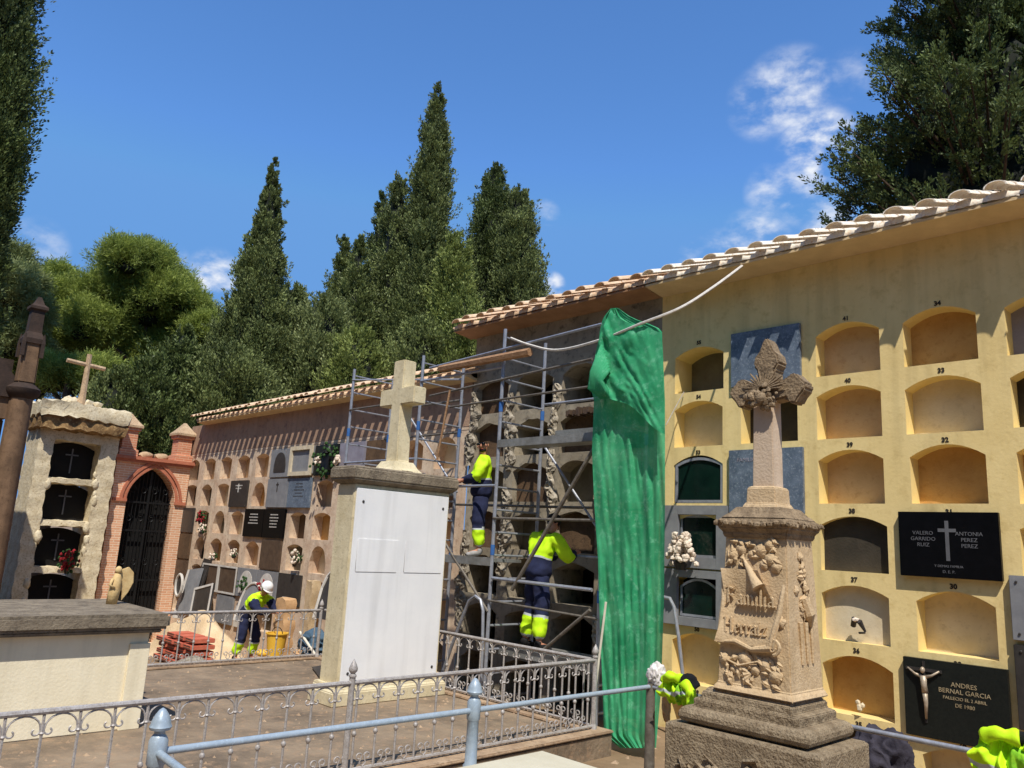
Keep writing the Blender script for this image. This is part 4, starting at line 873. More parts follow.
wing = [(.02,.24),(.06,.36),(.13,.39),(.19,.33),(.2,.22),(.16,.12),(.1,.03),(.09,.13),(.05,.16)]
b.prism([p+Vector((-.03,u,v)) for u, v in wing],(.025,0,0)); b.build('wing','angel',an,bevel=.006)
# cross monument
cm_ = thing('cross_monument', (-8.47,6.15,FZ), 'tall tomb monument faced with a white marble panel and topped by a cream stone cross', 'monument')
MX = -8.2; my0, my1 = 5.33, 6.83
b = MB(); b.tiers([(.27,.84,FZ),(.27,.84,-1.78),(.24,.8,-1.74),(.24,.8,-1.7)], (MX-.19,(my0+my1)/2,0)); b.build('plinth','limest',cm_,bevel=.01)
b = MB(); cxm, cym = MX-.19, (my0+my1)/2
b.tiers([(.19,.75,-1.71),(.19,.75,.63)], (cxm,cym,0)); b.build('body','limest',cm_,bevel=.01)
b = MB(); b.add([], []); 
def quadslab(mb, p0, p1, p2, p3, t):
    mb.prism([p0,p1,p2,p3], t)
xx0, xx1 = MX+.002, MX+.002
quadslab(b, (xx0,my0+.03,-1.68),(xx0,my1-.04,-1.68),(xx1,my1-.03,.58),(xx1,my0+.02,.58),(.022,0,0)); b.build('marble_panel','marble',cm_,bevel=.004)
for ya_, yb2 in ((my0+.06,cym-.03),(cym+.03,my1-.06)):
    b = MB(); b.box((MX+.006,ya_+.03,-.42),(MX+.03,yb2-.02,-.02)); b.build('raised_tablet','marble',cm_,bevel=.006)
b = MB()
for yy in (my0+.12,my1-.12):
    for zz in (-1.58,.42): b.blob((MX+.026,yy,zz), .02, 1, (.5,1,1), 0)
b.build('fixing_bolts','dkgrey',cm_)
b = MB(); b.tiers([(.2,.76,.63),(.25,.82,.67),(.27,.84,.69),(.27,.84,.82),(.24,.81,.85)], (cxm,cym,0)); b.build('cornice','graycap',cm_,bevel=.015)
cy_ = cym; b = MB(); zc_ = .85; cxx = -8.42
# cross: arms run along x, front towards -y
pt = [( -.30,0),(.30,0),(.22,.07),(.15,.16),(.135,.5),(.125,1.02),(.45,1.02),(.45,1.28),(.14,1.28),(.14,1.72),(-.14,1.72),(-.14,1.28),(-.45,1.28),(-.45,1.02),(-.125,1.02),(-.135,.5),(-.15,.16),(-.22,.07)]
pt = [(x*.84, z*.865) for x, z in pt]
b.prism([(cxx+x, cy_-.1, zc_+z) for x, z in pt], (0,.2,0)); b.build('cross','limest',cm_,bevel=.012)
b = MB(); b.tiers([(.24,.24,zc_),(.2,.19,zc_+.05),(.15,.15,zc_+.13)], (cxx,cy_,0)); b.build('cross_foot','limest',cm_)
# ---- grave railings
def scroll(mb, c, ax, r, s, r0=.007):
    pts = []
    for i in range(11):
        a = i/10*1.5*PI; q_ = r*(1-.55*i/10); pts.append(Vector(c)+Vector(ax)*(q_*math.cos(a)*s)+Vector((0,0,1))*(q_*math.sin(a)))
    mb.tube(pts, r0, 5)
def finial(mb, p, s=1):
    mb.lathe([(.03*s,0),(.045*s,.01*s),(.045*s,.03*s),(.025*s,.045*s),(.05*s,.075*s),(.055*s,.1*s),(.035*s,.15*s),(.012*s,.19*s),(.002*s,.21*s)], p, 10)
def railing(p0, p1, ztop, zbot, label, posts, step=.213):
    p0 = Vector(p0); p1 = Vector(p1); L_ = (p1-p0).length; ax = (p1-p0)/L_
    t = thing('grave_railing', ((p0.x+p1.x)/2,(p0.y+p1.y)/2,zbot-.04), label, 'railing', None)
    Z = lambda p, z: Vector((p.x,p.y,z))
    nrm = Vector((-ax.y, ax.x, 0))
    b = MB(); b.tube([Z(p0,ztop),Z(p1,ztop)], .02, 8); b.build('top_rail','iron',t,smooth=True)
    b = MB(); b.tube([Z(p0,zbot+.03),Z(p1,zbot+.03)], .016, 6); b.build('bottom_rail','iron',t,smooth=True)
    n = int(round(L_/step)); st = L_/n
    first = None
    for i in range(n):
        c = p0+ax*(st*(i+.5))
        if first is None:
            b = MB(); z1 = ztop-.02; z0 = zbot+.03
            b.tube([Z(c,z0),Z(c,z1)], .0105, 6); zm = z0+(z1-z0)*.42
            b.lathe([(.011,zm-.02),(.02,zm-.008),(.02,zm+.008),(.011,zm+.02)], Z(c,0), 8); b.lathe([(.011,z1-.12),(.017,z1-.11),(.011,z1-.1)], Z(c,0), 8)
            b.v = [tuple(Vector(v)-Z(c,0)) for v in b.v]
            o = b.build('baluster','iron',t,local=True,smooth=True); o.location = Z(c,0)-t.location; first = o
        else:
            o = first.copy(); COL.objects.link(o); o.parent = t; o.location = Z(c,0)-t.location
    firsts = None
    for i in range(n-1):
        c = p0+ax*(st*(i+1))
        if firsts is None:
            r_ = st/2-.012
            def sc1(s_, c, r, a0, a1, n=12): return [c+ax*(s_*(r*(1-.6*k/n))*math.cos(a0+(a1-a0)*k/n))+Vector((0,0,(r*(1-.6*k/n))*math.sin(a0+(a1-a0)*k/n))) for k in range(n+1)]
            arc_ = [ax*(r_*math.cos(a))+Vector((0,0,ztop-.1+.08*math.sin(a))) for a in [PI*k/10 for k in range(11)]]
            cu = lambda s_: sc1(s_, ax*(s_*(r_-.028))+Vector((0,0,ztop-.115)), .03, .2, -4.2)
            b = MB(); b.tube(cu(1)[::-1]+arc_+cu(-1), .0065, 5); o = b.build('arch_scroll','iron',t,local=True,smooth=True); o.location = Z(c,0)-t.location
            h = lambda s_: sc1(s_, ax*(s_*.042)+Vector((0,0,zbot+.12)), .034, 3.3, -2.2)
            b = MB(); b.tube(h(1)[::-1][:-1]+[ax*.03+Vector((0,0,zbot+.07)), Vector((0,0,zbot+.045)), -ax*.03+Vector((0,0,zbot+.07))]+h(-1)[1:], .0065, 5); o2 = b.build('heart_scroll','iron',t,local=True,smooth=True); o2.location = Z(c,0)-t.location
            firsts = (o, o2)
        else:
            for f_ in firsts: o = f_.copy(); COL.objects.link(o); o.parent = t; o.location = Z(c,0)-t.location
    for d_, hh in posts:
        c = p0+ax*d_; b = MB(); b.tube([Z(c,zbot-.05),Z(c,ztop+hh)], .026, 8); b.lathe([(.03,zbot-.05),(.04,zbot-.04),(.04,zbot+.02),(.028,zbot+.05)], Z(c,0), 8); po = b.build('post','iron',t,smooth=True)
        b = MB(); finial(b, Z(c,ztop+hh), .72); b.build('finial','iron',po,smooth=True)
    return t
RX1, RY1, RX0 = -5.77, 7.05, -11.38
railing((RX1,-.4,0),(RX1,RY1,0),-1.19,-1.90,'scrolled grey iron grave railing nearest the viewer, along the terrace edge',[(4.3,.04),(7.45,.02)])
railing((RX1-.05,RY1,0),(RX0,RY1,0),-1.19,-1.90,'scrolled grey iron railing of the terrace side in front of the scaffold',[(2.7,.02)])
railing((RX0,RY1-.05,0),(RX0,-.5,0),-1.19,-1.90,'scrolled grey iron railing at the far side of the terrace, before the working labourer',[(.02,.02)])
cb_ = MB(); cb_.box((-5.9,-6,FZ+.001),(-5.6,7.2,FZ+.03)); cb_.box((-11.5,6.93,FZ+.001),(-5.9,7.2,FZ+.03)); cb_.box((-11.55,-6,FZ+.001),(-11.3,6.93,FZ+.03))
tag(cb_.build('terrace_kerb','curb',bevel=.01), kind='structure')
# ---- pale blue hand rail
HX, HY = -4.5, 6.27; ZR = -1.2
hr = thing('pipe_hand_rail', (HX,4.0,gz(-5)), 'pale blue pipe rail on turned cast posts in front of the terrace', 'hand rail')
b = MB(); b.tube([(HX-.04,1.86,ZR),(HX,4.12,ZR)], .021, 10); b.tube([(HX,4.12,ZR),(HX+.03,HY,ZR)], .021, 10); b.build('long_pipe','blueiron',hr,smooth=True)
b = MB(); b.tube([(HX+.03,HY,ZR),(-1.1,HY+.03,ZR)], .019, 10); b.build('cross_pipe','galv',hr,smooth=True)
b = MB(); b.tube([(HX-.04,1.86,ZR),(-2.4,1.72,ZR)], .021, 10); b.build('return_pipe','blueiron',hr,smooth=True)
b = MB(); b.lathe([(.05,-2.2),(.045,-1.6),(.04,-1.22),(.03,-1.17)], (HX+.03,HY,0), 12); b.build('corner_post','galv_dk',hr,smooth=True)
for (x, y) in ((HX-.04,1.86),(HX,4.12)):
    b = MB(); c = (x,y,0); b.lathe([(.075,-2.2),(.08,-2.0),(.05,-1.95),(.045,-1.62),(.056,-1.6),(.056,-1.575),(.044,-1.56),(.042,-1.27),(.05,-1.26),(.05,-1.14),(.04,-1.12)], c, 16)
    b.blob((x,y,ZR), .052, 2, (1,1,.9), 0); po = b.build('cast_post','blueiron',hr,smooth=True)
    b = MB(); b.lathe([(.04,-1.12),(.028,-1.105),(.03,-1.09),(.054,-1.085),(.06,-1.07),(.052,-1.055),(.05,-1.04),(.036,-1.01),(.018,-.985),(.004,-.975)], c, 14); b.build('finial','blueiron',po,smooth=True)
# ---- pale tomb lid at the bottom edge
tl = thing('tomb_slab', (-3.9,4.0,-2.1), 'smooth pale cream tomb slab at the bottom edge, beyond the blue rail post', 'tomb slab')
b = MB(); b.box((-4.3,3.1,-1.62),(-3.5,4.66,-1.5)); b.build('lid','lid',tl,bevel=.015); b = MB(); b.box((-4.24,3.16,-2.2),(-3.56,4.6,-1.62)); b.build('base','curb',tl,bevel=.01)

# ------------------------------------------------------------------ carved family monument
fm = thing('carved_family_monument', (-2.905, 5.58, -2.2), 'carved sandstone monument lettered Familia Herraiz, with roses, a scroll and a trefoil armed cross', 'monument')
mx_, my_ = -2.905, 5.53
def T_(c_, *pr): return [(w_, w_-c_, z) for w_, z in pr]
b = MB(); b.tiers(T_(.2,(.6,-2.3),(.6,-2.15),(.585,-2.13),(.585,-1.22),(.575,-1.2)), (mx_-.05,my_,0)); b.build('plinth','stone_lich',fm,bevel=.012)
b = MB(); b.tiers(T_(.15,(.44,-1.2),(.445,-1.185),(.485,-1.178),(.497,-1.15),(.495,-1.12),(.48,-1.092),(.455,-1.078))+T_(.11,(.40,-1.076),(.402,-1.02),(.385,-1.012))+T_(.07,(.345,-1.005),(.345,-.965),(.325,-.955),(.31,-.93)), (mx_-.05,my_,0)); b.build('stepped_base','stone_lich',fm,bevel=.006)
SZ0, SZ1, SH0, SH1, SD = -.93, .16, .28, .238, .035
b = MB(); b.tiers(T_(SD,(.31,-.93),(.295,-.90),(SH0,-.88),(SH1,SZ1)), (mx_,my_,0)); b.build('shaft_block','stone',fm,bevel=.008)
b = MB(); b.tiers(T_(.03,(.24,.14),(.255,.17),(.255,.185),(.265,.2),(.285,.22),(.288,.25),(.28,.275),(.27,.29)), (mx_,my_,0)); cp = b.build('capital','stone_dk',fm,bevel=.01)
b = MB()
for sd_ in range(4):
    for k in range(11):
        t = -.25+k*.05; c = [(mx_+t,my_-.26),(mx_+.288,my_+t),(mx_+t,my_+.26),(mx_-.288,my_+t)][sd_]
        b.blob((c[0],c[1],.25+random.uniform(-.01,.01)), .026, 1, (1,1,.9), .3)
b.build('leaf_moulding','stone_dk',cp)
b = MB(); b.tiers(T_(.02,(.26,.29),(.24,.31),(.215,.33),(.19,.36),(.18,.375)), (mx_,my_,0)); b.build('stepped_cap','stone_dk',fm,bevel=.006)
b = MB(); b.tiers([(.14,.14,.37),(.13,.13,.40),(.118,.118,.405),(.112,.112,.52),(.095,.095,.535)], (mx_,my_,0)); b.build('cross_base','stone',fm,bevel=.006)
b = MB(); b.tiers([(.085,.078,.53),(.075,.07,1.36)], (mx_,my_,0)); b.build('cross_shaft','stone_pink',fm,bevel=.006)
# trefoil cross head
zc_ = 1.27
b = MB(); tre = [(.075,-.09),(.17,-.075),(.19,-.115),(.25,-.125),(.285,-.07),(.335,-.02),(.335,.025),(.285,.07),(.25,.11),(.19,.1),(.17,.065),(.08,.075),(.075,.15),(.115,.2),(.1,.27),(.06,.31),(.03,.38),(0,.42)]
pts = [(mx_+.03+x*.93, my_-.075, zc_+z) for x, z in tre]+[(mx_+.03-x*.93, my_-.075, zc_+z) for x, z in tre[::-1][1:]]
b.prism(pts, (0,.15,0)); b.build('cross_head','stone_dk',fm,bevel=.014)
b = MB()
for k in range(17):
    a = PI*(k)/16*1.0; rr = .15+.04*(k%2); c = Vector((mx_+.02,my_-.1,zc_-.0)); d_ = Vector((math.cos(a),0,math.sin(a)*.85))
    b.tube([c+d_*.03, c+d_*rr], [.016,.005], 5)
for k in range(46):
    a = random.uniform(0,2*PI); rr = random.uniform(.02,.13); b.blob((mx_+.02+rr*math.cos(a)*1.15, my_-.115-random.uniform(0,.03), zc_-.07+rr*.75*math.sin(a)), random.uniform(.014,.034), 1, (1,.8,.9), .3)
b.blob((mx_+.03,my_-.14,zc_-.08), .048, 2, (1,.8,1), .06)
b.build('carved_sunburst','stone_dk',fm)
# relief on the shaft: faces slope inwards, so place by height
def fy(z): t = (z-SZ0)/(SZ1-SZ0); return my_-(SH0-SD+(SH1-SH0)*t)
def fxr(z): t = (z-SZ0)/(SZ1-SZ0); return mx_+(SH0+(SH1-SH0)*t)
def rose(mb, c, r, n):
    n = Vector(n); u = n.orthogonal().normalized(); v = n.cross(u)
    for ring, k_, rr, tl in ((0,5,.95,.25),(1,5,.6,.55),(2,3,.3,.8)):
        for k in range(k_):
            a = 2*PI*k/k_+ring*.7; d_ = u*math.cos(a)+v*math.sin(a)
            cc = Vector(c)+d_*(r*rr*.6)+n*(r*tl*.5)
            q_ = (d_*.35+n).normalized().to_track_quat('Z','Y').to_matrix()
            mb.blob(cc, r*(.55-.1*ring), 1, (1,1,.35), .1, q_)
def leafr(mb, c, r, n, a):
    n = Vector(n); u = n.orthogonal().normalized(); v = n.cross(u); d_ = u*math.cos(a)+v*math.sin(a); e = n.cross(d_); c = Vector(c)
    pts = [c-d_*r+n*.004, c+e*r*.45+n*.014, c+d_*r*1.1+n*.01, c-e*r*.45+n*.014, c+n*.028-d_*0]
    mb.add(pts, [(0,1,4),(1,2,4),(2,3,4),(3,0,4)])
N_ = (0,-1,0)
b = MB()
for x, z, r_ in ((-.17,.02,.05),(-.1,.06,.045),(-.02,.03,.03),(.05,.06,.055),(.12,.1,.05),(.13,.0,.05),(.17,-.05,.045),(.08,-.04,.035)):
    rose(b, (mx_+x, fy(z)-.006, z), r_, N_)
for k in range(26):
    x = random.uniform(-.22,.2); z = random.uniform(-.06,.13); leafr(b, (mx_+x, fy(z)-.004, z), random.uniform(.03,.05), N_, random.uniform(0,6.3))
b.build('carved_roses','stone',fm)
b = MB()
for x, z, r_ in ((-.22,-.72,.045),(-.06,-.7,.06),(.02,-.76,.04),(.1,-.72,.055),(.17,-.78,.055),(-.15,-.78,.03),(.2,-.42,.045)):
    rose(b, (mx_+x, fy(z)-.006, z), r_, N_)
for k in range(30):
    x = random.uniform(-.25,.24); z = random.uniform(-.86,-.66); leafr(b, (mx_+x, fy(z)-.004, z), random.uniform(.03,.055), N_, random.uniform(0,6.3))
b.tube([(mx_-.26,fy(-.7)-.01,-.7),(mx_-.1,fy(-.74)-.03,-.745),(mx_+.05,fy(-.7)-.03,-.7),(mx_+.22,fy(-.8)-.01,-.8)], .008, 5)
b.build('carved_roses','stone',fm)
# scroll: a curved sheet with rolled top corner and curled foot
b = MB(); rows_ = 20; vs = []
for j in range(rows_+1):
    t = j/rows_; z = -.08-.52*t
    xl = -.235+.03*math.sin(t*PI*1.1)-.03*t; xr = .06+.17*min(1,t*1.5)-.05*max(0,t-.55)*2.0
    if t < .05: xl += .0
    for i in range(13):
        u = i/12; x = xl+(xr-xl)*u; bulge = .022+.016*math.cos(t*PI*2)+.03*(abs(u-.5)*2)**4
        vs.append((mx_+x, fy(z)-bulge, z))
b.add(vs, [(j*13+i, j*13+i+1, (j+1)*13+i+1, (j+1)*13+i) for j in range(rows_) for i in range(12)])
for t_, x_, s_ in ((1,-.2,1),):
    b.tube([(mx_-.27,fy(-.61)-.03,-.6),(mx_-.12,fy(-.61)-.035,-.585),(mx_+.0,fy(-.62)-.03,-.625),(mx_+.16,fy(-.6)-.04,-.6)], [.012,.02,.02,.03], 8)
b.tube([(mx_-.08,fy(.0)-.02,.0),(mx_+.06,fy(-.2)-.045,-.2)], [.006,.05], 12)        # rolled corner, a cone
b.tube([(mx_+.235,fy(-.2)-.02,-.17),(mx_+.215,fy(-.35)-.04,-.35),(mx_+.17,fy(-.5)-.05,-.5),(mx_+.15,fy(-.58)-.05,-.6)], [.012,.018,.02,.014], 8)
pts = [(mx_+.17+.05*math.cos(a)*(1-a/13), fy(-.6)-.05, -.585+.05*math.sin(a)*(1-a/13)) for a in [i*.5-1.5 for i in range(16)]]; b.tube(pts, .012, 6)
b.tube([(mx_-.245,fy(-.2)-.02,-.14),(mx_-.225,fy(-.3)-.035,-.3),(mx_-.245,fy(-.45)-.035,-.46),(mx_-.265,fy(-.56)-.03,-.57)], [.008,.016,.016,.01], 8)
scs = b.build('carved_scroll','stone',fm,smooth=True)
# blackletter lettering, cut with a broad pen
GL = {
 'F': (.9, [[(0.1,1.0),(.3,1.1),(.6,1.0),(.82,1.1)],[(.3,1.02),(.3,.05),(.12,-.08)],[(.3,.56),(.5,.62),(.68,.55)]]),
 'H': (.95, [[(.1,1.0),(.22,1.08),(.22,.05),(.34,0)],[(.24,.52),(.66,.6)],[(.6,1.08),(.7,1.0),(.7,.05),(.82,0)]]),
 'a': (.52, [[(.1,.55),(.25,.64),(.4,.52)],[(.4,.55),(.4,.05),(.5,0)],[(.4,.32),(.12,.28),(.1,.08),(.22,0),(.4,.1)]]),
 'm': (.86, [[(.02,.52),(.12,.62),(.12,.03),(.2,.0)],[(.14,.52),(.28,.63),(.4,.5),(.4,.03),(.48,.0)],[(.42,.52),(.56,.63),(.7,.5),(.7,.03),(.8,.0)]]),
 'i': (.3, [[(.02,.52),(.12,.62),(.12,.04),(.24,0)],[(.1,.8),(.16,.84)]]),
 'l': (.3, [[(.02,.98),(.12,1.05),(.12,.04),(.24,0)]]),
 'e': (.46, [[(.36,.4),(.1,.3)],[(.36,.4),(.34,.56),(.22,.63),(.1,.52),(.1,.08),(.22,0),(.38,.1)]]),
 'r': (.42, [[(.02,.52),(.12,.62),(.12,.03),(.2,.0)],[(.14,.5),(.28,.62),(.38,.55)]]),
 'z': (.44, [[(.04,.58),(.36,.58),(.1,.05),(.4,.02)]]),
}
def blackletter(word, x, z, h, parent, tilt):
    b = MB(); nib = Vector((.055*h, .04*h)); 
    for ch_ in word:
        w_, strokes = GL[ch_]
        for st in strokes:
            for (ax, az), (bx, bz) in zip(st, st[1:]):
                A = Vector((x+ax*h, z+az*h+ (x-x)*0)); B = Vector((x+bx*h, z+bz*h)); c4 = [A-nib, A+nib, B+nib, B-nib]
                area = sum(c4[i].x*c4[(i+1)%4].y-c4[(i+1)%4].x*c4[i].y for i in range(4))
                if abs(area) < 1e-7: continue
                b.prism([(mx_+q_.x, fy(q_.y)-.03-.016, q_.y+tilt*q_.x) for q_ in c4], (0,.016,0))
        x += w_*h
    b.build('raised_lettering','stone',parent)
blackletter('Familia', -.215, -.325, .106, fm, 0); blackletter('Herraiz', -.225, -.525, .098, fm, 0)
# side face garland
b = MB(); NX = (1,0,0)
for k in range(34):
    z = .06-.5*random.random(); y = my_+random.gauss(0,.05)
    if random.random() < .5: leafr(b, (fxr(z)+.004, y, z), random.uniform(.03,.05), NX, random.uniform(0,6.3))
    else: rose(b, (fxr(z)+.004, y, z), random.uniform(.022,.04), NX)
b.tube([(fxr(-.3)+.02,my_-.03,-.25),(fxr(-.3)+.035,my_+.02,-.36),(fxr(-.4)+.02,my_+.07,-.45)], [.03,.045,.012], 8)
for yy in (-.08,0,.08): b.tube([(fxr(-.5)+.012,my_+yy,-.42),(fxr(-.5)+.012,my_+yy+.02,-.7)], [.018,.012], 6)
b.build('carved_garland','stone',fm)
b = MB()
for k in range(60):
    x = random.gauss(0,.26); z = -1.52+random.gauss(0,.07); x = max(-.45,min(.45,x))
    b.tube([(mx_+x,my_-.39,z),(mx_+x+random.uniform(-.09,.09),my_-.41,z+random.uniform(-.05,.07)),(mx_+x+random.uniform(-.14,.14),my_-.39,z+random.uniform(-.06,.06))], random.uniform(.008,.018), 5)
for k in range(22): b.blob((mx_+max(-.45,min(.45,random.gauss(0,.26))),my_-.405,-1.5+random.gauss(0,.07)), random.uniform(.02,.035), 1, (1,.8,1), .2)
b.build('carved_wreath','stone_lich',fm)
# ------------------------------------------------------------------ scaffold
def scaffold_tower(name, label, frames, zt_s, zb_s, decks, rails, braces, extra=None):
    t = thing(name, ((frames[0]+frames[-1])/2, 8.0, -2.3), label, 'scaffold', 'scaffold towers in front of the wall')
    FY, BY = 7.52, 8.38
    for x, zt_1 in zip(frames, zt_s):
        fr = MB(); z = zt_1-.12; 
        fr.tube([(x,FY,gz(x)),(x,FY,zt_1)], .026, 8); fr.tube([(x,BY,gz(x)),(x,BY,zt_1-.02)], .026, 8)
        while z > gz(x)+.1: fr.tube([(x,FY,z),(x,BY,z)], .016, 6); z -= .31
        f_ = fr.build('ladder_frame','galv',t,smooth=True)
        bb = MB()
        for yy in (FY,BY):
            zz = zt_1-1.15
            while zz > -2: bb.lathe([(.03,zz-.07),(.031,zz+.07)], (x,yy,0), 8); zz -= 2.0
        bb.build('blue_joint_sleeves','bluepaint',f_,smooth=True)
    for (xa, xb, y0_, y1_, z) in decks:
        b = MB(); n = max(1, int(round((y1_-y0_)/.3)))
        for k in range(n): b.box((xa,y0_+k*(y1_-y0_)/n+.006,z-.045),(xb,y0_+(k+1)*(y1_-y0_)/n-.006,z))
        b.box((xa,y0_-.012,z-.1),(xb,y0_+.004,z+.012)); b.build('deck','deck',t,bevel=.004)
    for p0, p1, r_, m_ in rails: b = MB(); b.tube([p0,p1], r_, 8); b.build('guard_rail',m_,t,smooth=True)
    for p0, p1, r_, m_ in braces: b = MB(); b.tube([p0,p1], r_, 8); b.build('diagonal_brace',m_,t,smooth=True)
    return t
P_ = lambda x, y, Y=7.49: tuple(onY(x, y, Y))
XA_, XB_, XC_, XD_ = -11.95, -9.93, -8.03, -6.12
s1_ = scaffold_tower('scaffold_tower','galvanised ladder frame scaffold bay behind the cream cross, nearer the pink wall',[XA_,XB_],[2.95,2.93],-2.4,[(XA_,XB_,7.5,8.4,.78)],
  [((XA_,8.42,2.35),(XB_,8.42,2.35),.022,'galv_dk'),((XA_,8.42,1.8),(XB_,8.42,1.8),.02,'galv_dk'),((XA_,7.5,1.25),(XB_,7.5,1.25),.02,'galv'),((XA_,7.5,2.2),(XB_,7.5,2.2),.018,'galv_dk'),((XA_,7.5,2.75),(XB_,8.4,2.7),.016,'galv'),((XB_,7.5,2.5),(XC_,7.5,2.5),.018,'galv'),((XB_,7.5,.8),(XC_,7.5,.8),.02,'galv')],[((XA_,8.42,2.7),(XB_,8.42,.8),.018,'galv'),((XB_,7.5,.75),(XC_,7.5,-.9),.02,'galv_dk'),((XA_,7.49,.9),(XB_,7.49,-.9),.02,'galv_dk')])
s2_ = scaffold_tower('scaffold_tower','galvanised ladder frame scaffold with deck planks, where two men work beside the green net',[XC_,XD_],[3.07,2.6],-2.4,
  [(XB_,XC_,7.5,8.1,-.2),(XC_,XD_,7.5,8.1,1.43),(XC_+.5,XD_,8.15,8.4,1.62),(XC_,XD_,7.75,8.4,-1.36)],
  [(P_(430,368),P_(602,324),.02,'galv'),(P_(430,396),P_(592,359),.02,'galv_dk'),(P_(492,578),P_(592,590),.022,'galv'),(P_(450,407),P_(600,385),.016,'galv_dk'),((XB_,8.42,.6),(XD_,8.42,.55),.02,'galv_dk'),((XC_,7.49,-.75),(XD_,7.49,-.8),.014,'galv_dk'),((XC_,8.42,2.1),(XD_,8.42,2.1),.02,'galv'),((XC_,7.5,.35),(XD_,7.5,.35),.018,'galv_dk'),((XC_,8.42,-.1),(XD_,8.42,-.1),.018,'galv')],
  [(P_(597,443),P_(512,590),.026,'galv_dk'),(P_(590,610),P_(541,652),.022,'galv_dk'),((XC_,8.42,1.5),(XD_,8.42,-.6),.018,'galv')])
tb = thing('timber_plank', P_(486,360), 'weathered timber plank laid across the guard rails at the top of the scaffold', 'plank')
a_, c2 = Vector(P_(440,369,7.44)), Vector(P_(530,352,7.44)); b = MB(); b.tube([a_,c2], [.055,.06], 6); b.build('plank','wood',tb)
pl_ = MB(); a_, c2 = Vector(P_(450,390,7.4)), Vector(P_(437,460,7.4)); pl_.tube([a_,c2], .018, 6); tag(pl_.build('bamboo_pole','wood',loc=tuple(c2)), 'thin straw coloured pole leaning in the left scaffold bay', 'pole')
def hoop(name, pts, label, r_=.022):
    b = MB(); b.tube(pts, r_, 8); tag(b.build(name, 'galv', loc=pts[0], smooth=True), label, 'hooped tube')
H1 = Vector(P_(475,597,7.3))
hoop('bent_steel_hoop',[(-8.95,7.35,-2.35),(-8.5,7.3,-1.4),(-8.28,7.3,-.93),(-8.2,7.3,-.77),(-8.08,7.3,-.7),(-7.97,7.3,-.74),(-7.91,7.3,-.87),(-7.88,7.3,-1.3),(-7.85,7.3,-2.3)], 'bent steel hoop standing between the scaffold post and the railing')
hoop('bent_steel_hoop',[(-5.86,8.3,-.56),(-5.76,8.3,-.52),(-5.66,8.3,-.53),(-5.6,8.3,-.62),(-5.53,8.3,-.95),(-5.44,8.3,-1.55),(-5.4,8.3,-2.2)], 'bent steel hoop showing just right of the green net')
wp = MB(); wp.tube([P_(606,602,7.3),P_(590,732,7.3)], .014, 8); tag(wp.build('white_tube','broomw',loc=P_(590,732,7.3)), 'thin white tube leaning at the left edge of the green net', 'tube')
# rope
def rope(name, ctrl, r_, label, m='rope', n=8):
    pts = []
    for i in range(len(ctrl)-1):
        p0 = Vector(ctrl[max(i-1,0)]); p1 = Vector(ctrl[i]); p2 = Vector(ctrl[i+1]); p3 = Vector(ctrl[min(i+2,len(ctrl)-1)])
        for k in range(n):
            t = k/n; pts.append(.5*((2*p1)+(-p0+p2)*t+(2*p0-5*p1+4*p2-p3)*t*t+(-p0+3*p1-3*p2+p3)*t**3))
    pts.append(Vector(ctrl[-1])); b = MB(); b.tube(pts, r_, 6); return tag(b.build(name, m, loc=tuple(ctrl[0]), smooth=True), label, 'rope')
rope('sagging_rope',[P_(511,338,7.45),P_(530,345,7.45),P_(558,350,7.42),P_(600,340,7.3),P_(640,324,7.2),P_(680,308,7.35),tuple(onY(712,288,7.8)),tuple(onY(742,266,8.46))],.017,'pale rope sagging from the scaffold top over the green net up to the eave')
rope('thin_cord',[tuple(onY(666,425,8.3)),tuple(onY(674,410,8.6)),tuple(onY(684,392,8.93))],.006,'thin grey cord from the net to the first niche','iron')
# ------------------------------------------------------------------ green net
gn = thing('debris_net', (-5.7,7.4,-2.1), 'green debris netting draped over the end of the scaffold, down to the ground', 'netting')
LE = [(308,611),(318,603),(330,600),(350,598),(372,592),(385,590),(400,594),(450,592),(500,594),(560,598),(600,599),(650,601),(700,603),(735,604),(748,620)]
RE = [(308,618),(318,632),(326,655),(330,662),(400,665),(500,665),(600,664),(690,661),(748,656)]
ip = lambda T, y: float(np.interp(y, [a for a,_ in T], [b for _,b in T]))
b = MB(); nu, nv = 56, 110; vs = []
for j in range(nv+1):
    yy = 308+440*j/nv
    for i in range(nu+1):
        u = i/nu; x = ip(LE,yy)+(ip(RE,yy)-ip(LE,yy))*u
        if j == nv: pass
        v = j/nv
        dY = .05*mn.noise(Vector((u*5+.6*v,v*2.2,1)))*2+.05*mn.noise(Vector((u*13+2*v,v*5,4)))+.035*(1-abs(mn.noise(Vector((u*9-v*3,v*3.5,9))))*2.2)+.012*mn.noise(Vector((u*40,v*40,2)))
        dY += -.10*math.exp(-((u-.35)/.12)**2-((v-.72)/.08)**2) + .07*math.exp(-((u-.1)/.08)**2-((v-.66)/.05)**2)
        amp = .4+.35*v
        vs.append(tuple(onY(x, yy, 7.36+dY*amp)))
b.add(vs, [(j*(nu+1)+i, j*(nu+1)+i+1, (j+1)*(nu+1)+i+1, (j+1)*(nu+1)+i) for j in range(nv) for i in range(nu)])
b.build('hanging_sheet','netmat',gn,smooth='all')
b = MB(); vs = []; nu, nv = 44, 44
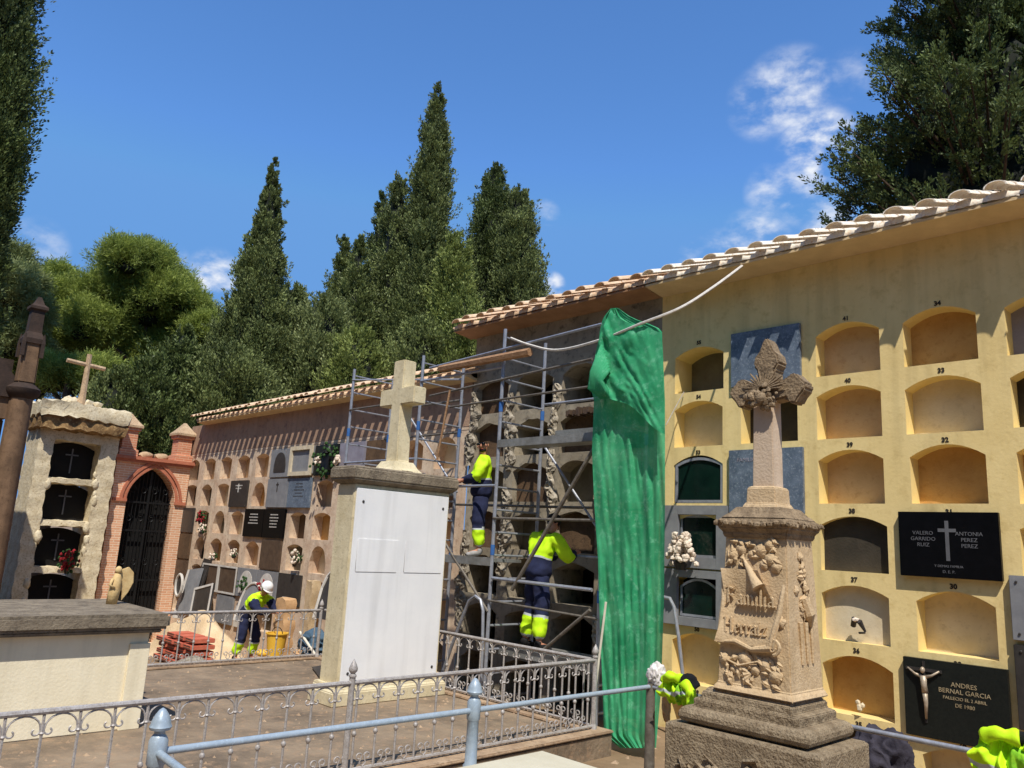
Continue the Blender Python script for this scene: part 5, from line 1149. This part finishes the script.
for j in range(nv+1):
    v = j/nv
    for i in range(nu+1):
        u = i/nu
        xt, yt = 611+51*u, 309+24*u**.6+7*math.sin(u*7)*u*(1-u)
        xb_, yb_ = 594+71*u, 388+45*u**1.15+3*math.sin(u*9)
        x = xt+(xb_-xt)*v-6*math.sin(v*PI)*(1-u); y = yt+(yb_-yt)*v
        dY = .06*mn.noise(Vector((u*4+v*2,v*3,21)))+.05*(1-abs(mn.noise(Vector((u*6-v*4,v*3,29))))*2.4)*(1-u*.6)+.014*mn.noise(Vector((u*22,v*22,5)))
        vs.append(tuple(onY(x, y, 7.22+dY*(.5+.8*v)*(1.3-u)-.05*v)))
b.add(vs, [(j*(nu+1)+i, j*(nu+1)+i+1, (j+1)*(nu+1)+i+1, (j+1)*(nu+1)+i) for j in range(nv) for i in range(nu)])
b.build('folded_top_flap','netmat',gn,smooth='all')
b = MB(); a_ = Vector(P_(596,372,7.2)); 
for k in range(9): b.tube([Vector(P_(602+k,345+3*k,7.2)),Vector(P_(593+k*.9,372+k,7.14)),Vector(P_(590+k*2.0,388+k*.3,7.18)),Vector(P_(601+k,398,7.2))],[.02,.04,.035,.015],7)
b.build('gathered_bunch','netmat',gn,smooth='all')
# ------------------------------------------------------------------ crumpled cloths
def crumple(name, c, size, m, label, cat, seed, parts=None, kids=()):
    t = thing(name, tuple(Vector(c)-Vector((0,0,size[2]))), label, cat)
    def lump(mb, c, sz, sd_, sub=5, amp=.28):
        bm = bmesh.new(); bmesh.ops.create_icosphere(bm, subdivisions=sub, radius=1); vs = []
        for v in bm.verts:
            p = v.co; o_ = Vector((sd_*3.1, sd_, -sd_)); n = 1.3*mn.noise(p*1.3+o_)+1.1*(.42-abs(mn.noise(p*2.4+o_)))*1.6+.3*(.3-abs(mn.noise(p*5.2+o_)))
            q_ = p*(1+amp*1.15*n); vs.append((c[0]+q_.x*sz[0], c[1]+q_.y*sz[1], c[2]+q_.z*sz[2]))
        mb.add(vs, [tuple(v.index for v in f.verts) for f in bm.faces]); bm.free()
    b = MB(); lump(b, c, size, seed); b.build('cloth', m, t, smooth='all')
    for nm, cc, sz, mm, sd_ in kids: b = MB(); lump(b, cc, sz, sd_); b.build(nm, mm, t, smooth='all')
    return t
def drape(name, c, ax, wid, lf, lb, label, seed, mats=('hivis','limecloth','reflect','blackcloth'), r0=.035, puff=.05):
    # a garment thrown over the pipe: cross section goes up the front, over the pipe and down the back
    t = thing(name, tuple(c), label, 'jacket'); c = Vector(c); ax = Vector(ax).normalized(); sd = Vector((ax.y,-ax.x,0)); up = Vector((0,0,1)); o_ = Vector((seed*3.3,seed,0))
    nu, nv = 40, 60; b = MB(); vs = []; tot = lf+lb+PI*r0
    for j in range(nv+1):
        s_ = tot*j/nv
        for i in range(nu+1):
            u = i/nu-.5; 
            L1 = lf*(1-.25*abs(u)*2+.18*mn.noise(Vector((u*4,seed,3)))); k_ = s_/tot
            if s_ < lf: off = Vector((0,0,0))+sd*(r0+puff*math.sin(s_/lf*PI)*.9)-up*((lf-s_)*(L1/lf))
            elif s_ < lf+PI*r0: a_ = (s_-lf)/r0; off = sd*(r0*math.cos(a_))+up*(r0*math.sin(a_))
            else: off = -sd*(r0+.02)-up*(s_-lf-PI*r0)
            pinch = 1-.32*math.exp(-((s_-lf)/(.09))**2)
            n_ = (.35-abs(mn.noise(Vector((u*5,s_*7,seed))+o_)))*.07+mn.noise(Vector((u*9+s_*3,s_*12,seed))+o_)*.03+mn.noise(Vector((u*26,s_*30,seed)))*.007
            vs.append(tuple(c+ax*(wid*u*pinch+.03*mn.noise(Vector((s_*6,u*2,seed))))+off+(sd if s_ < lf+PI*r0*.5 else -sd)*n_+up*n_*.4))
    for j in range(nv):
        sj = tot*j/nv
        for i in range(nu):
            b.cur = 2 if .35*lf < sj < .35*lf+.035 else (1 if (i > nu*.55 and sj < lf*.9) else 0)
            b.add([], []); b.f.append((j*(nu+1)+i, j*(nu+1)+i+1, (j+1)*(nu+1)+i+1, (j+1)*(nu+1)+i)); b.mi.append(b.cur)
    b.v = vs; b.build('jacket_cloth', list(mats[:3]), t, smooth='all')
    def tube_n(pts, r_, m, nm):
        q = MB(); P = []
        for i in range(len(pts)-1):
            for k in range(6): P.append(Vector(pts[i]).lerp(Vector(pts[i+1]), k/6))
        P.append(Vector(pts[-1])); q.tube(P, [r_*(1+.25*mn.noise(Vector((k*.4,seed,5)))) for k in range(len(P))], 14)
        q.v = [tuple(Vector(v)+Vector((mn.noise(Vector(v)*14),mn.noise(Vector(v)*14+Vector((5,0,0))),mn.noise(Vector(v)*14+Vector((0,5,0)))))*.02) for v in q.v]; q.build(nm, m, t, smooth='all')
    tube_n([c+ax*wid*.3+sd*.06+up*.02, c+ax*wid*.55+sd*.09-up*.05, c+ax*wid*.6+sd*.08-up*.16], .045, mats[0], 'sleeve')
    tube_n([c+ax*wid*.1+sd*.03+up*.03, c+ax*wid*.38+sd*.02+up*.05, c+ax*wid*.55+sd*.0-up*.02], .05, mats[3], 'lining')
    tube_n([c-ax*wid*.3+sd*.05+up*.01, c-ax*wid*.1+sd*.08+up*.055, c+ax*wid*.2+sd*.06+up*.04], .045, mats[0], 'collar')
    return t
J = onY(680,683,6.2)
drape('hi_vis_jacket', (J.x-.02,J.y,J.z+.0), (1,0,0), .34, .17, .2, 'green and yellow hi vis jacket thrown over the rail corner beside the carved monument', 1.7)
q = onY(656,676,6.3); crumple('white_cloth', (q.x,q.y,q.z), (.07,.06,.1), 'whitecloth', 'white rag hanging on the rail corner behind the hi vis jacket', 'cloth', 7.7, kids=[('hanging_strip',(q.x+.12,q.y,q.z-.24),(.035,.03,.14),'tansack',3.3)])
q = onY(1008,742,6.1); drape('hi_vis_jacket', tuple(q), (1,0,0), .4, .3, .3, 'bright yellow hi vis jacket with dark lining, over the rail at the right edge', 5.4, mats=('hivis','limecloth','reflect','blackcloth'), puff=.07)
q = onY(882,764,6.9); crumple('dark_jacket', (q.x,q.y,q.z), (.2,.14,.22), 'darkcloth', 'crumpled dark grey jacket beside the foot of the carved monument', 'jacket', 9.2)
# ------------------------------------------------------------------ yard clutter behind the terrace
def mound(name, c, rx, ry, h, m, label, kind=None):
    b = MB(); n = 26; vs = []
    for j in range(n+1):
        for i in range(n+1):
            x = -1+2*i/n; y = -1+2*j/n; r_ = math.hypot(x,y); z = max(0, math.cos(min(1,r_)*PI/2))**1.2*h*(1+.18*math.sin(x*6+1)*math.cos(y*7))-.05+random.uniform(-.015,.015)
            vs.append((c[0]+x*rx, c[1]+y*ry, c[2]+z))
    b.add(vs, [(j*(n+1)+i, j*(n+1)+i+1, (j+1)*(n+1)+i+1, (j+1)*(n+1)+i) for j in range(n) for i in range(n)])
    o = b.build(name, m, loc=(c[0],c[1],c[2]), smooth='all'); tag(o, label, 'sand heap'); return o
mound('sand_heap', (-18.4,8.1,gz(-18.4)), 2.4, .8, .95, 'sand', 'heap of pale building sand against the foot of the old wall')
mound('rubble_heap', (-15.0,6.6,gz(-15)), .9, .8, .35, 'rubble', 'low heap of grey rubble left of the helmeted worker')
rb = thing('brick_stack', (-17.1,7.2,gz(-17)), 'low stack of hollow red bricks behind the far railing', 'brick stack')
for k in range(5):
    for c_i in range(4):
        o = MB(); x = -18.0+c_i*.48; z = gz(-17)+.02+k*.125
        if k == 4 and c_i in (0,): continue
        x += .03*(k%2); o.box((x,7.0+.04*(k%3),z),(x+.4,7.5,z+.085)); bb = o.build('hollow_brick','redbrick',rb,bevel=.008)
        h_ = MB()
        for zz in (z+.03,z+.075): h_.box((x+.03,6.996+.04*(k%3),zz-.016),(x+.37,6.999+.04*(k%3),zz+.004))
        h_.build('brick_core_holes','brownslab',bb)
def yard(name, label, cat, build_, at_):
    t = thing(name, at_, label, cat); build_(t); return t
bk = Vector((-15.0,8.0,gz(-15)))
q = onY(276,645,7.6)
t = thing('plastic_bucket', (q.x,q.y,q.z-.3), 'yellow plastic tub on the ground right of the helmeted worker', 'bucket'); b = MB(); b.lathe([(.14,-.22),(.19,.2),(.21,.2),(.21,.22),(.175,.22),(.13,-.19)], q, 16); b.build('tub','yellowpl',t,smooth=True); b = MB(); b.tube([q+Vector((.2*math.cos(a),0,.2+.12*math.sin(a))) for a in [PI*k/8 for k in range(9)]],.008,5); b.build('handle','wrought',t)
q = onY(262,653,7.5); t = thing('cut_stone', tuple(q-Vector((0,0,.1))), 'small yellowish stone in front of the yellow tub', 'stone'); b = MB(); b.blob(q, .13, 2, (1.3,1,.5), .1); b.build('stone','yellowpl',t,smooth='all')
q = onY(283,620,8.2); t = thing('stone_block', (q.x,q.y,gz(q.x)), 'rough upright tan stone block standing behind the yellow tub', 'stone block'); b = MB(); noisy_box(b, (q.x-.16,q.y-.1,gz(q.x)), (q.x+.2,q.y+.15,q.z+.42), .1, .03); b.build('block','tansack',t,smooth='all')
q = onY(310,620,8.4); t = thing('stone_post', (q.x,q.y,gz(q.x)), 'narrow tan stone post behind the leaning shovel', 'stone post'); b = MB(); noisy_box(b, (q.x-.12,q.y-.1,gz(q.x)), (q.x+.12,q.y+.1,q.z+.75), .1, .02); b.build('post','stone',t,smooth='all')
q = onY(316,646,7.6); crumple('blue_sack', (q.x,q.y,q.z), (.3,.22,.2), 'bluebag', 'faded blue sack lying left of the marble faced monument', 'sack', 5.5)
q = onY(305,655,7.5); crumple('tan_rag', (q.x,q.y,q.z), (.2,.14,.1), 'tansack', 'tan rag on the ground in front of the blue sack', 'rag', 2.5)
t = thing('shovel', tuple(onY(322,662,7.0)), 'shovel with pale handle leaning between the sacks and the marble faced monument', 'shovel'); b = MB(); b.tube([onY(300,632,7.45),onY(318,659,7.3)], .022, 8); b.build('handle','broomw',t)
a_ = onY(318,659,7.3); b = MB(); b.prism([a_+Vector(v) for v in ((-.12,0,.05),(.14,-.02,.05),(.2,-.05,-.25),(.05,-.08,-.36),(-.1,-.06,-.25))],(0,.015,0)); b.build('blade','galv_dk',t)
q = onZ(327,668,FZ+.02); t = thing('dark_plate', (q.x-.2,q.y,FZ), 'dark flat plate lying on the terrace beside the monument foot', 'plate'); b = MB(); b.prism([onZ(x,y,FZ+.02) for x,y in ((312,668),(328,665),(330,690),(322,681))],(0,0,.015)); b.build('plate','dkgrey',t)
# slabs leaning at the foot of the old wall
def leaner(px, py, w_, h_, m, label, fr=None, Y=8.5, tilt=.22, roll=.0, arch=0):
    q = onY(px, py, Y); t = thing('leaning_slab', tuple(q), label, 'stone slab'); b = MB()
    pts = arch_pts(-w_/2, w_/2, 0, h_-arch, arch, 12, 'round') if arch else [(-w_/2,0),(w_/2,0),(w_/2,h_),(-w_/2,h_)]
    mxr = Matrix.Translation(q) @ Matrix.Rotation(-tilt,4,'X') @ Matrix.Rotation(roll,4,'Y')
    b.prism([(x,0,z) for x,z in pts],(0,.05,0)); b.xf(mxr); b.build('slab',m,t)
    if fr:
        b = MB()
        if arch: b.tube([(x*.96,-.01,z*.98) for x,z in pts[1:]+[pts[0]]], .03, 6)
        else:
            b.box((-w_/2,-.02,0),(-w_/2+.05,-.001,h_)); b.box((w_/2-.05,-.02,0),(w_/2,-.001,h_)); b.box((-w_/2+.05,-.02,h_-.05),(w_/2-.05,-.001,h_))
        b.xf(mxr); b.build('frame',fr,t)
leaner(198,618,.95,.75,'dkgrey','dark slab in a white frame leaning at the foot of the wall',fr='whitefr',Y=8.2,tilt=.15,roll=-.2)
leaner(183,612,.7,1.1,'grey_slab','tall pale grey slab leaning beside the chapel corner',Y=8.55,roll=-.12)
leaner(176,618,.5,1.25,'whitefr','narrow white slab leaning against the chapel corner',Y=8.6,roll=-.05)
leaner(196,590,.45,.8,'dkgrey','narrow dark slab standing behind the leaning framed one',Y=8.75,roll=.05)
leaner(243,622,.9,.9,'grey_slab','pale arched stone slab with a raised rim standing left of the helmeted worker',fr='whitefr',Y=8.7,arch=.42)
leaner(326,620,.9,1.0,'dkgrey','arched slab with pale rim at the left edge of the marble faced monument',fr='whitefr',Y=8.3,arch=.42)
q = onY(179,585,8.5); t = thing('oval_portrait', tuple(q), 'white oval portrait frame on the leaning slabs beside the chapel', 'portrait'); b = MB(); b.tube([q+Vector((.2*math.cos(a),0,.27*math.sin(a))) for a in [2*PI*k/20 for k in range(21)]], .035, 6); b.build('oval_frame','whitefr',t,smooth=True); b = MB(); b.prism([q+Vector((.19*math.cos(a),.01,.26*math.sin(a))) for a in [2*PI*k/20 for k in range(20)]],(0,.02,0)); b.build('picture','dkgrey',t)
rg = random.Random(5); b = MB()
for k in range(900):
    if k < 520: x, y, z = rg.uniform(-11.3,-5.9), rg.uniform(-.5,7.0), FZ+.004
    else: x, y = rg.uniform(-20,-3.5), rg.uniform(5.2,8.8); z = gz(x)+.004; 
    if k >= 520 and -11.6 < x < -5.6 and y < 7.3: continue
    r_ = rg.uniform(.008,.028) if k < 520 else rg.uniform(.015,.05); h_ = r_*rg.uniform(.4,.9); a_ = rg.uniform(0,3)
    c4 = [(x+r_*math.cos(a_+t_)*rg.uniform(.7,1.2), y+r_*math.sin(a_+t_)*rg.uniform(.7,1.2)) for t_ in (0,1.3,2.9,4.4)]
    b.add([(p_[0],p_[1],z-.004) for p_ in c4]+[(x+rg.uniform(-.3,.3)*r_,y,z+h_)], [(0,1,4),(1,2,4),(2,3,4),(3,0,4)])
tag(b.build('gravel','curb'), kind='stuff')
# ------------------------------------------------------------------ people
def skin_mesh(joints, edges, sub=2):
    """joints {name: (pos, rx, ry)}; returns MB-like verts/faces via Skin + Subdivision"""
    names = list(joints); idx = {n: i for i, n in enumerate(names)}
    me = bpy.data.meshes.new('tmp'); me.from_pydata([joints[n][0] for n in names], [(idx[a], idx[b_]) for a, b_ in edges], [])
    o = bpy.data.objects.new('tmp', me); COL.objects.link(o)
    sk = o.modifiers.new('s', 'SKIN'); sk.use_smooth_shade = True; sk.branch_smoothing = .6
    for i, n in enumerate(names): me.skin_vertices[0].data[i].radius = joints[n][1:3]; me.skin_vertices[0].data[i].use_root = (i == 0)
    ss = o.modifiers.new('u', 'SUBSURF'); ss.levels = sub; ss.render_levels = sub
    dg = bpy.context.evaluated_depsgraph_get(); dg.update(); m2 = bpy.data.meshes.new_from_object(o.evaluated_get(dg))
    bpy.data.objects.remove(o); bpy.data.meshes.remove(me); return m2
def part_from(me, name, m, parent, rootloc):
    me.materials.clear()
    for q_ in (m if isinstance(m,(list,tuple)) else [m]): me.materials.append(M[q_])
    me.polygons.foreach_set('use_smooth', [True]*len(me.polygons)); me.name = name
    o = bpy.data.objects.new(name, me); COL.objects.link(o); o.parent = parent; return o
def person(loc, rz_, pose, label, hat=None, hair=True, navy_arms=False, glasses=False, beard=False, shoes='shoe', scale=1.0):
    """pose: dict of joint positions in local space (faces +y)"""
    t = thing('person', loc, label, 'person', None, rz_); t.scale = (scale,)*3
    V = lambda n: Vector(pose[n]); J = {}
    def mid(a, b_, f): return V(a).lerp(V(b_), f)
    J['pel'] = (V('pel'), .10, .085); J['belly'] = (mid('pel','chest',.45), .10, .08); J['chest'] = (V('chest'), .11, .08); J['neckb'] = (V('neck').lerp(V('chest'),.25), .06, .055); J['neck'] = (V('neck'), .05, .05)
    hd = V('head'); up = (hd-V('neck')).normalized(); J['jaw'] = (hd-up*.055+V('look')*.022, .062, .066); J['crown_'] = (hd+up*.045, .078, .088)
    E_ = [('pel','belly'),('belly','chest'),('chest','neckb'),('neckb','neck'),('neck','jaw'),('jaw','crown_')]
    for s_ in ('l','r'):
        J['sh'+s_] = (V('sh'+s_)*1.0, .045, .045); J['el'+s_] = (V('el'+s_), .034, .034); J['wr'+s_] = (V('wr'+s_), .028, .032)
        hdv = (V('wr'+s_)-V('el'+s_)).normalized(); J['pa'+s_] = (V('wr'+s_)+hdv*.06, .02, .04); J['kn'+s_] = (V('wr'+s_)+hdv*.095, .016, .042)
        E_ += [('chest','sh'+s_),('sh'+s_,'el'+s_),('el'+s_,'wr'+s_),('wr'+s_,'pa'+s_),('pa'+s_,'kn'+s_)]
        J['hi'+s_] = (V('hi'+s_), .075, .075); J['kn2'+s_] = (V('kn'+s_), .05, .052); J['an'+s_] = (V('an'+s_), .038, .042)
        ft = (V('to'+s_)-V('an'+s_)); J['to'+s_] = (V('to'+s_), .038, .026)
        E_ += [('pel','hi'+s_),('hi'+s_,'kn2'+s_),('kn2'+s_,'an'+s_),('an'+s_,'to'+s_)]
        side = hdv.cross(Vector((0,0,1))); side = side.normalized() if side.length > .1 else Vector((1,0,0)); dn = side.cross(hdv)
        for k in range(4):
            b0 = V('wr'+s_)+hdv*.1+side*((k-1.5)*.019); ln_2 = (.055,.065,.06,.045)[k]
            J['f%d%s' % (k,s_)] = (b0+hdv*ln_2*.6-dn*.012*0, .0085, .0085); J['g%d%s' % (k,s_)] = (b0+hdv*ln_2-Vector((0,0,.022)), .0075, .0075)
            E_ += [('kn'+s_,'f%d%s' % (k,s_)),('f%d%s' % (k,s_),'g%d%s' % (k,s_))]
        th_ = V('wr'+s_)+hdv*.045+side*.042; J['th'+s_] = (th_, .011, .011); J['ti'+s_] = (th_+hdv*.035+side*.012-Vector((0,0,.01)), .009, .009); E_ += [('pa'+s_,'th'+s_),('th'+s_,'ti'+s_)]
    body = part_from(skin_mesh(J, E_), 'body', 'skin', t, loc)
    # jacket: torso and arms, a little fuller; hi-vis above, navy below
    K_ = {}; 
    K_['pel'] = (V('pel')+(V('pel')-V('chest')).normalized()*.1, .195, .175); K_['pelm'] = (V('pel').lerp(V('chest'),.12), .195, .17); K_['belly'] = (mid('pel','chest',.5), .175, .15); K_['chest'] = (V('chest'), .2, .16); K_['neckb'] = (V('neck').lerp(V('chest'),.22), .095, .085); K_['neck'] = (V('neck').lerp(V('chest'),.05), .07, .068)
    E2 = [('pel','pelm'),('pelm','belly'),('belly','chest'),('chest','neckb'),('neckb','neck')]
    for s_ in ('l','r'):
        K_['sh'+s_] = (V('sh'+s_), .115, .115); K_['el'+s_] = (V('el'+s_), .078, .078); K_['wr'+s_] = (V('wr'+s_).lerp(V('el'+s_),.06), .05, .05)
        E2 += [('chest','sh'+s_),('sh'+s_,'el'+s_),('el'+s_,'wr'+s_)]
    jk = skin_mesh(K_, E2, 3); ax = (V('neck')-V('pel')).normalized(); L0 = (V('neck')-V('pel')).length
    for v in jk.vertices:
        n_ = (.4-abs(mn.noise(v.co*7)))*1.5+mn.noise(v.co*14)*.5; v.co += v.normal*n_*.022
    jo = part_from(jk, 'jacket', ['hivis','navy','reflect'], t, loc); mi = []
    for p_ in jk.polygons:
        c = p_.center; h = (c-V('pel')).dot(ax)/L0; dsh = min((c-V('sh'+s_)).dot((V('el'+s_)-V('sh'+s_)).normalized())/(V('el'+s_)-V('sh'+s_)).length if (c-V('sh'+s_)).length < (V('el'+s_)-V('sh'+s_)).length*2 and (c-(V('chest'))).length > .2 else 0 for s_ in ('l','r'))
        arm = any(min((c-V('sh'+s_).lerp(V('el'+s_),f_)).length for f_ in (.5,.75,1)) < .11 or min((c-V('el'+s_).lerp(V('wr'+s_),f_)).length for f_ in (.2,.5,.8,1)) < .1 for s_ in ('l','r'))
        low = any(min((c-V('el'+s_).lerp(V('wr'+s_),f_)).length for f_ in (.35,.65,1)) < .085 for s_ in ('l','r'))
        mi.append(1 if (low or (arm and navy_arms) or (h < .32 and not arm)) else (2 if (.32 <= h < .36 and not arm) else 0))
    jk.polygons.foreach_set('material_index', mi)
    # trousers
    Tj = {'waist': (V('pel').lerp(V('chest'),.3), .16, .14), 'pel': (V('pel')+Vector((0,0,.0)), .18, .16)}; E3 = [('waist','pel')]
    for s_ in ('l','r'):
        Tj['hi'+s_] = (V('hi'+s_), .122, .126); Tj['kn'+s_] = (V('kn'+s_), .094, .098); Tj['an'+s_] = (V('an'+s_)+Vector((0,0,.05)), .084, .09); E3 += [('pel','hi'+s_),('hi'+s_,'kn'+s_),('kn'+s_,'an'+s_)]
    tm = skin_mesh(Tj, E3, 3)
    for v in tm.vertices:
        n_ = (.4-abs(mn.noise(v.co*8)))*1.5+mn.noise(v.co*15)*.5; v.co += v.normal*n_*.02
    part_from(tm, 'trousers', ['navy','hivis','reflect'], t, loc); mi = []
    for p_ in tm.polygons:
        c = p_.center; ok = 0
        for s_ in ('l','r'):
            a_ = V('kn'+s_); d_ = V('an'+s_)-a_; f_ = (c-a_).dot(d_)/d_.length_squared
            if (c-(a_+d_*max(0,min(1,f_)))).length < .14:
                if .28 < f_ < .8: ok = 1
                elif .2 < f_ <= .28 or .8 <= f_ < .87: ok = 2
        mi.append(ok)
    tm.polygons.foreach_set('material_index', mi)
    for s_ in ('l','r'):
        a_ = V('an'+s_); d_ = V('to'+s_)-a_
        part_from(skin_mesh({'a':(a_+Vector((0,0,.05)),.058,.058),'b':(a_-Vector((0,0,.03))-d_*.12,.055,.05),'c':(a_+d_*.55-Vector((0,0,.005)),.052,.042),'d':(V('to'+s_)+d_*.12,.045,.032)}, [('a','b'),('b','c'),('c','d')]), 'boot', shoes, t, loc)
    lk = V('look'); rt = lk.cross(up).normalized(); fwd = up.cross(rt).normalized()*-1 if up.cross(rt).dot(lk) < 0 else up.cross(rt).normalized()
    R3 = Matrix((rt, fwd, up)).transposed()
    def hb(name, fn, m): b = MB(); fn(b); b.v = [tuple(hd+R3@Vector(v)) for v in b.v]; return b.build(name, m, t, local=True, smooth='all')
    hb('nose', lambda b: b.tube([(0,.085,.02),(0,.108,-.015),(0,.088,-.025)],[.009,.016,.01],6), 'skin')
    hb('ears', lambda b: [b.blob((sx*.082,.0,.0), .024, 1, (.4,.7,1.1), 0) for sx in (-1,1)], 'skin')
    hb('eyes', lambda b: [b.blob((sx*.032,.082,.022), .009, 1, (1,.5,.7), 0) for sx in (-1,1)], 'glassdk')
    hb('mouth', lambda b: b.tube([(-.022,.086,-.05),(0,.092,-.052),(.022,.086,-.05)], .0045, 5), 'rose_r')
    if hat: 
        hb('helmet', lambda b: (b.lathe([(.118,.035),(.116,.06),(.105,.11),(.075,.145),(.03,.163),(.002,.166)],(0,0,0),18), b.prism([(.115*math.cos(a),.04+.12*math.sin(a)*1.0,.034) for a in [PI*k/12 for k in range(13)]],(0,0,.01))), hat)
    elif hair:
        hb('hair', lambda b: b.lathe([(.09,.0),(.094,.04),(.086,.085),(.06,.118),(.025,.132),(.002,.134)],(0,-.014,0),16), 'hair')
    if glasses: hb('sunglasses', lambda b: [b.box((-.062,.078,.008),(-.008,.098,.04)), b.box((.008,.078,.008),(.062,.098,.04)), b.box((-.08,.0,.026),(-.074,.09,.034)), b.box((.074,.0,.026),(.08,.09,.034)), b.box((-.01,.088,.026),(.01,.096,.034))], 'glassdk')
    if beard: hb('beard', lambda b: b.lathe([(.02,-.1),(.045,-.092),(.058,-.07),(.05,-.05)],(0,.03,0),12), 'hair')
    return t
# man on the upper platform, turned towards the left, head towards the viewer
w1 = onY(483,556,7.8); 
stand = dict(pel=(0,0,.94),chest=(0,.01,1.28),neck=(0,.0,1.49),head=(0,.02,1.62),look=(0,1,0),
  shl=(-.19,.0,1.4),shr=(.19,.0,1.4),ell=(-.24,.09,1.14),elr=(.25,.1,1.14),wrl=(-.12,.3,1.08),wrr=(.13,.3,1.1),
  hil=(-.1,0,.88),hir=(.1,0,.88),knl=(-.12,.03,.5),knr=(.12,.01,.5),anl=(-.13,0,.09),anr=(.13,-.03,.09),tol=(-.15,.16,.03),tor=(.16,.13,.03))
p1 = dict(stand); p1['look'] = Vector((-.93,.36,-.06)).normalized()
person((-8.62,7.78,-.2), math.radians(142), p1, 'man in sunglasses and hi vis jacket standing on the scaffold deck', glasses=True, beard=True, hair=False, shoes='shoe_g', scale=1.0)
# man at the wall, seen from behind, leaning into a niche
p2 = dict(stand); p2.update(chest=(0,.07,1.27),neck=(.02,.14,1.45),head=(.03,.21,1.56),look=Vector((.2,.85,-.4)).normalized(),shl=(-.2,.1,1.37),shr=(.2,.1,1.38),ell=(-.27,.24,1.12),elr=(.28,.26,1.13),wrl=(-.12,.48,1.15),wrr=(.15,.5,1.2),knl=(-.13,.06,.5),knr=(.13,-.02,.5),anl=(-.16,-.02,.09),anr=(.17,-.08,.09),tol=(-.19,.14,.03),tor=(.22,.07,.03))
w2 = onY(535,646,8.0)
person((w2.x,7.98,-1.36), math.radians(-5), p2, 'man in hi vis jacket seen from behind, leaning into the stripped wall', scale=1.08)
# man with helmet bending over
p3 = dict(stand); p3.update(pel=(0,-.12,.88),chest=(0,.1,1.14),neck=(0,.22,1.29),head=(0,.3,1.39),look=Vector((0,.75,-.65)).normalized(),shl=(-.19,.15,1.22),shr=(.19,.15,1.22),ell=(-.24,.42,.98),elr=(.24,.42,1.0),wrl=(-.12,.66,.96),wrr=(.12,.68,1.0),hil=(-.1,-.1,.84),hir=(.1,-.1,.84),knl=(-.14,.04,.47),knr=(.13,-.06,.47),anl=(-.16,-.08,.09),anr=(.15,-.16,.09),tol=(-.18,.08,.03),tor=(.17,0,.03))
w3 = onY(246,663,7.9)
person((w3.x,7.9,w3.z), math.radians(-75), p3, 'helmeted worker in hi vis vest bending over at the old wall', hat='helmet', navy_arms=True, scale=1.06)
# ------------------------------------------------------------------ unseen cypress row behind the viewer, added to block sky light
random.seed(3)
for k in range(9):
    X_ = -44+k*9.2+random.uniform(-1,1); Y_ = -15.5+random.uniform(-1.2,1.2)+(.0 if k < 8 else -2)
    T = Vector((X_,Y_,20+random.uniform(-1.5,1.5)))
    cypress(T, -2.0, [(0,.3),(.12,1.2),(.3,2.4),(.6,3.6),(1,4.0)], 'added tall cypress in an unseen row behind the viewer, blocking sky light', m='cyp_dk', seed=40+k, tufts=500, per=16, leaf=.5, lump=.15, coreS=.95, group='added cypress row blocking sky light')
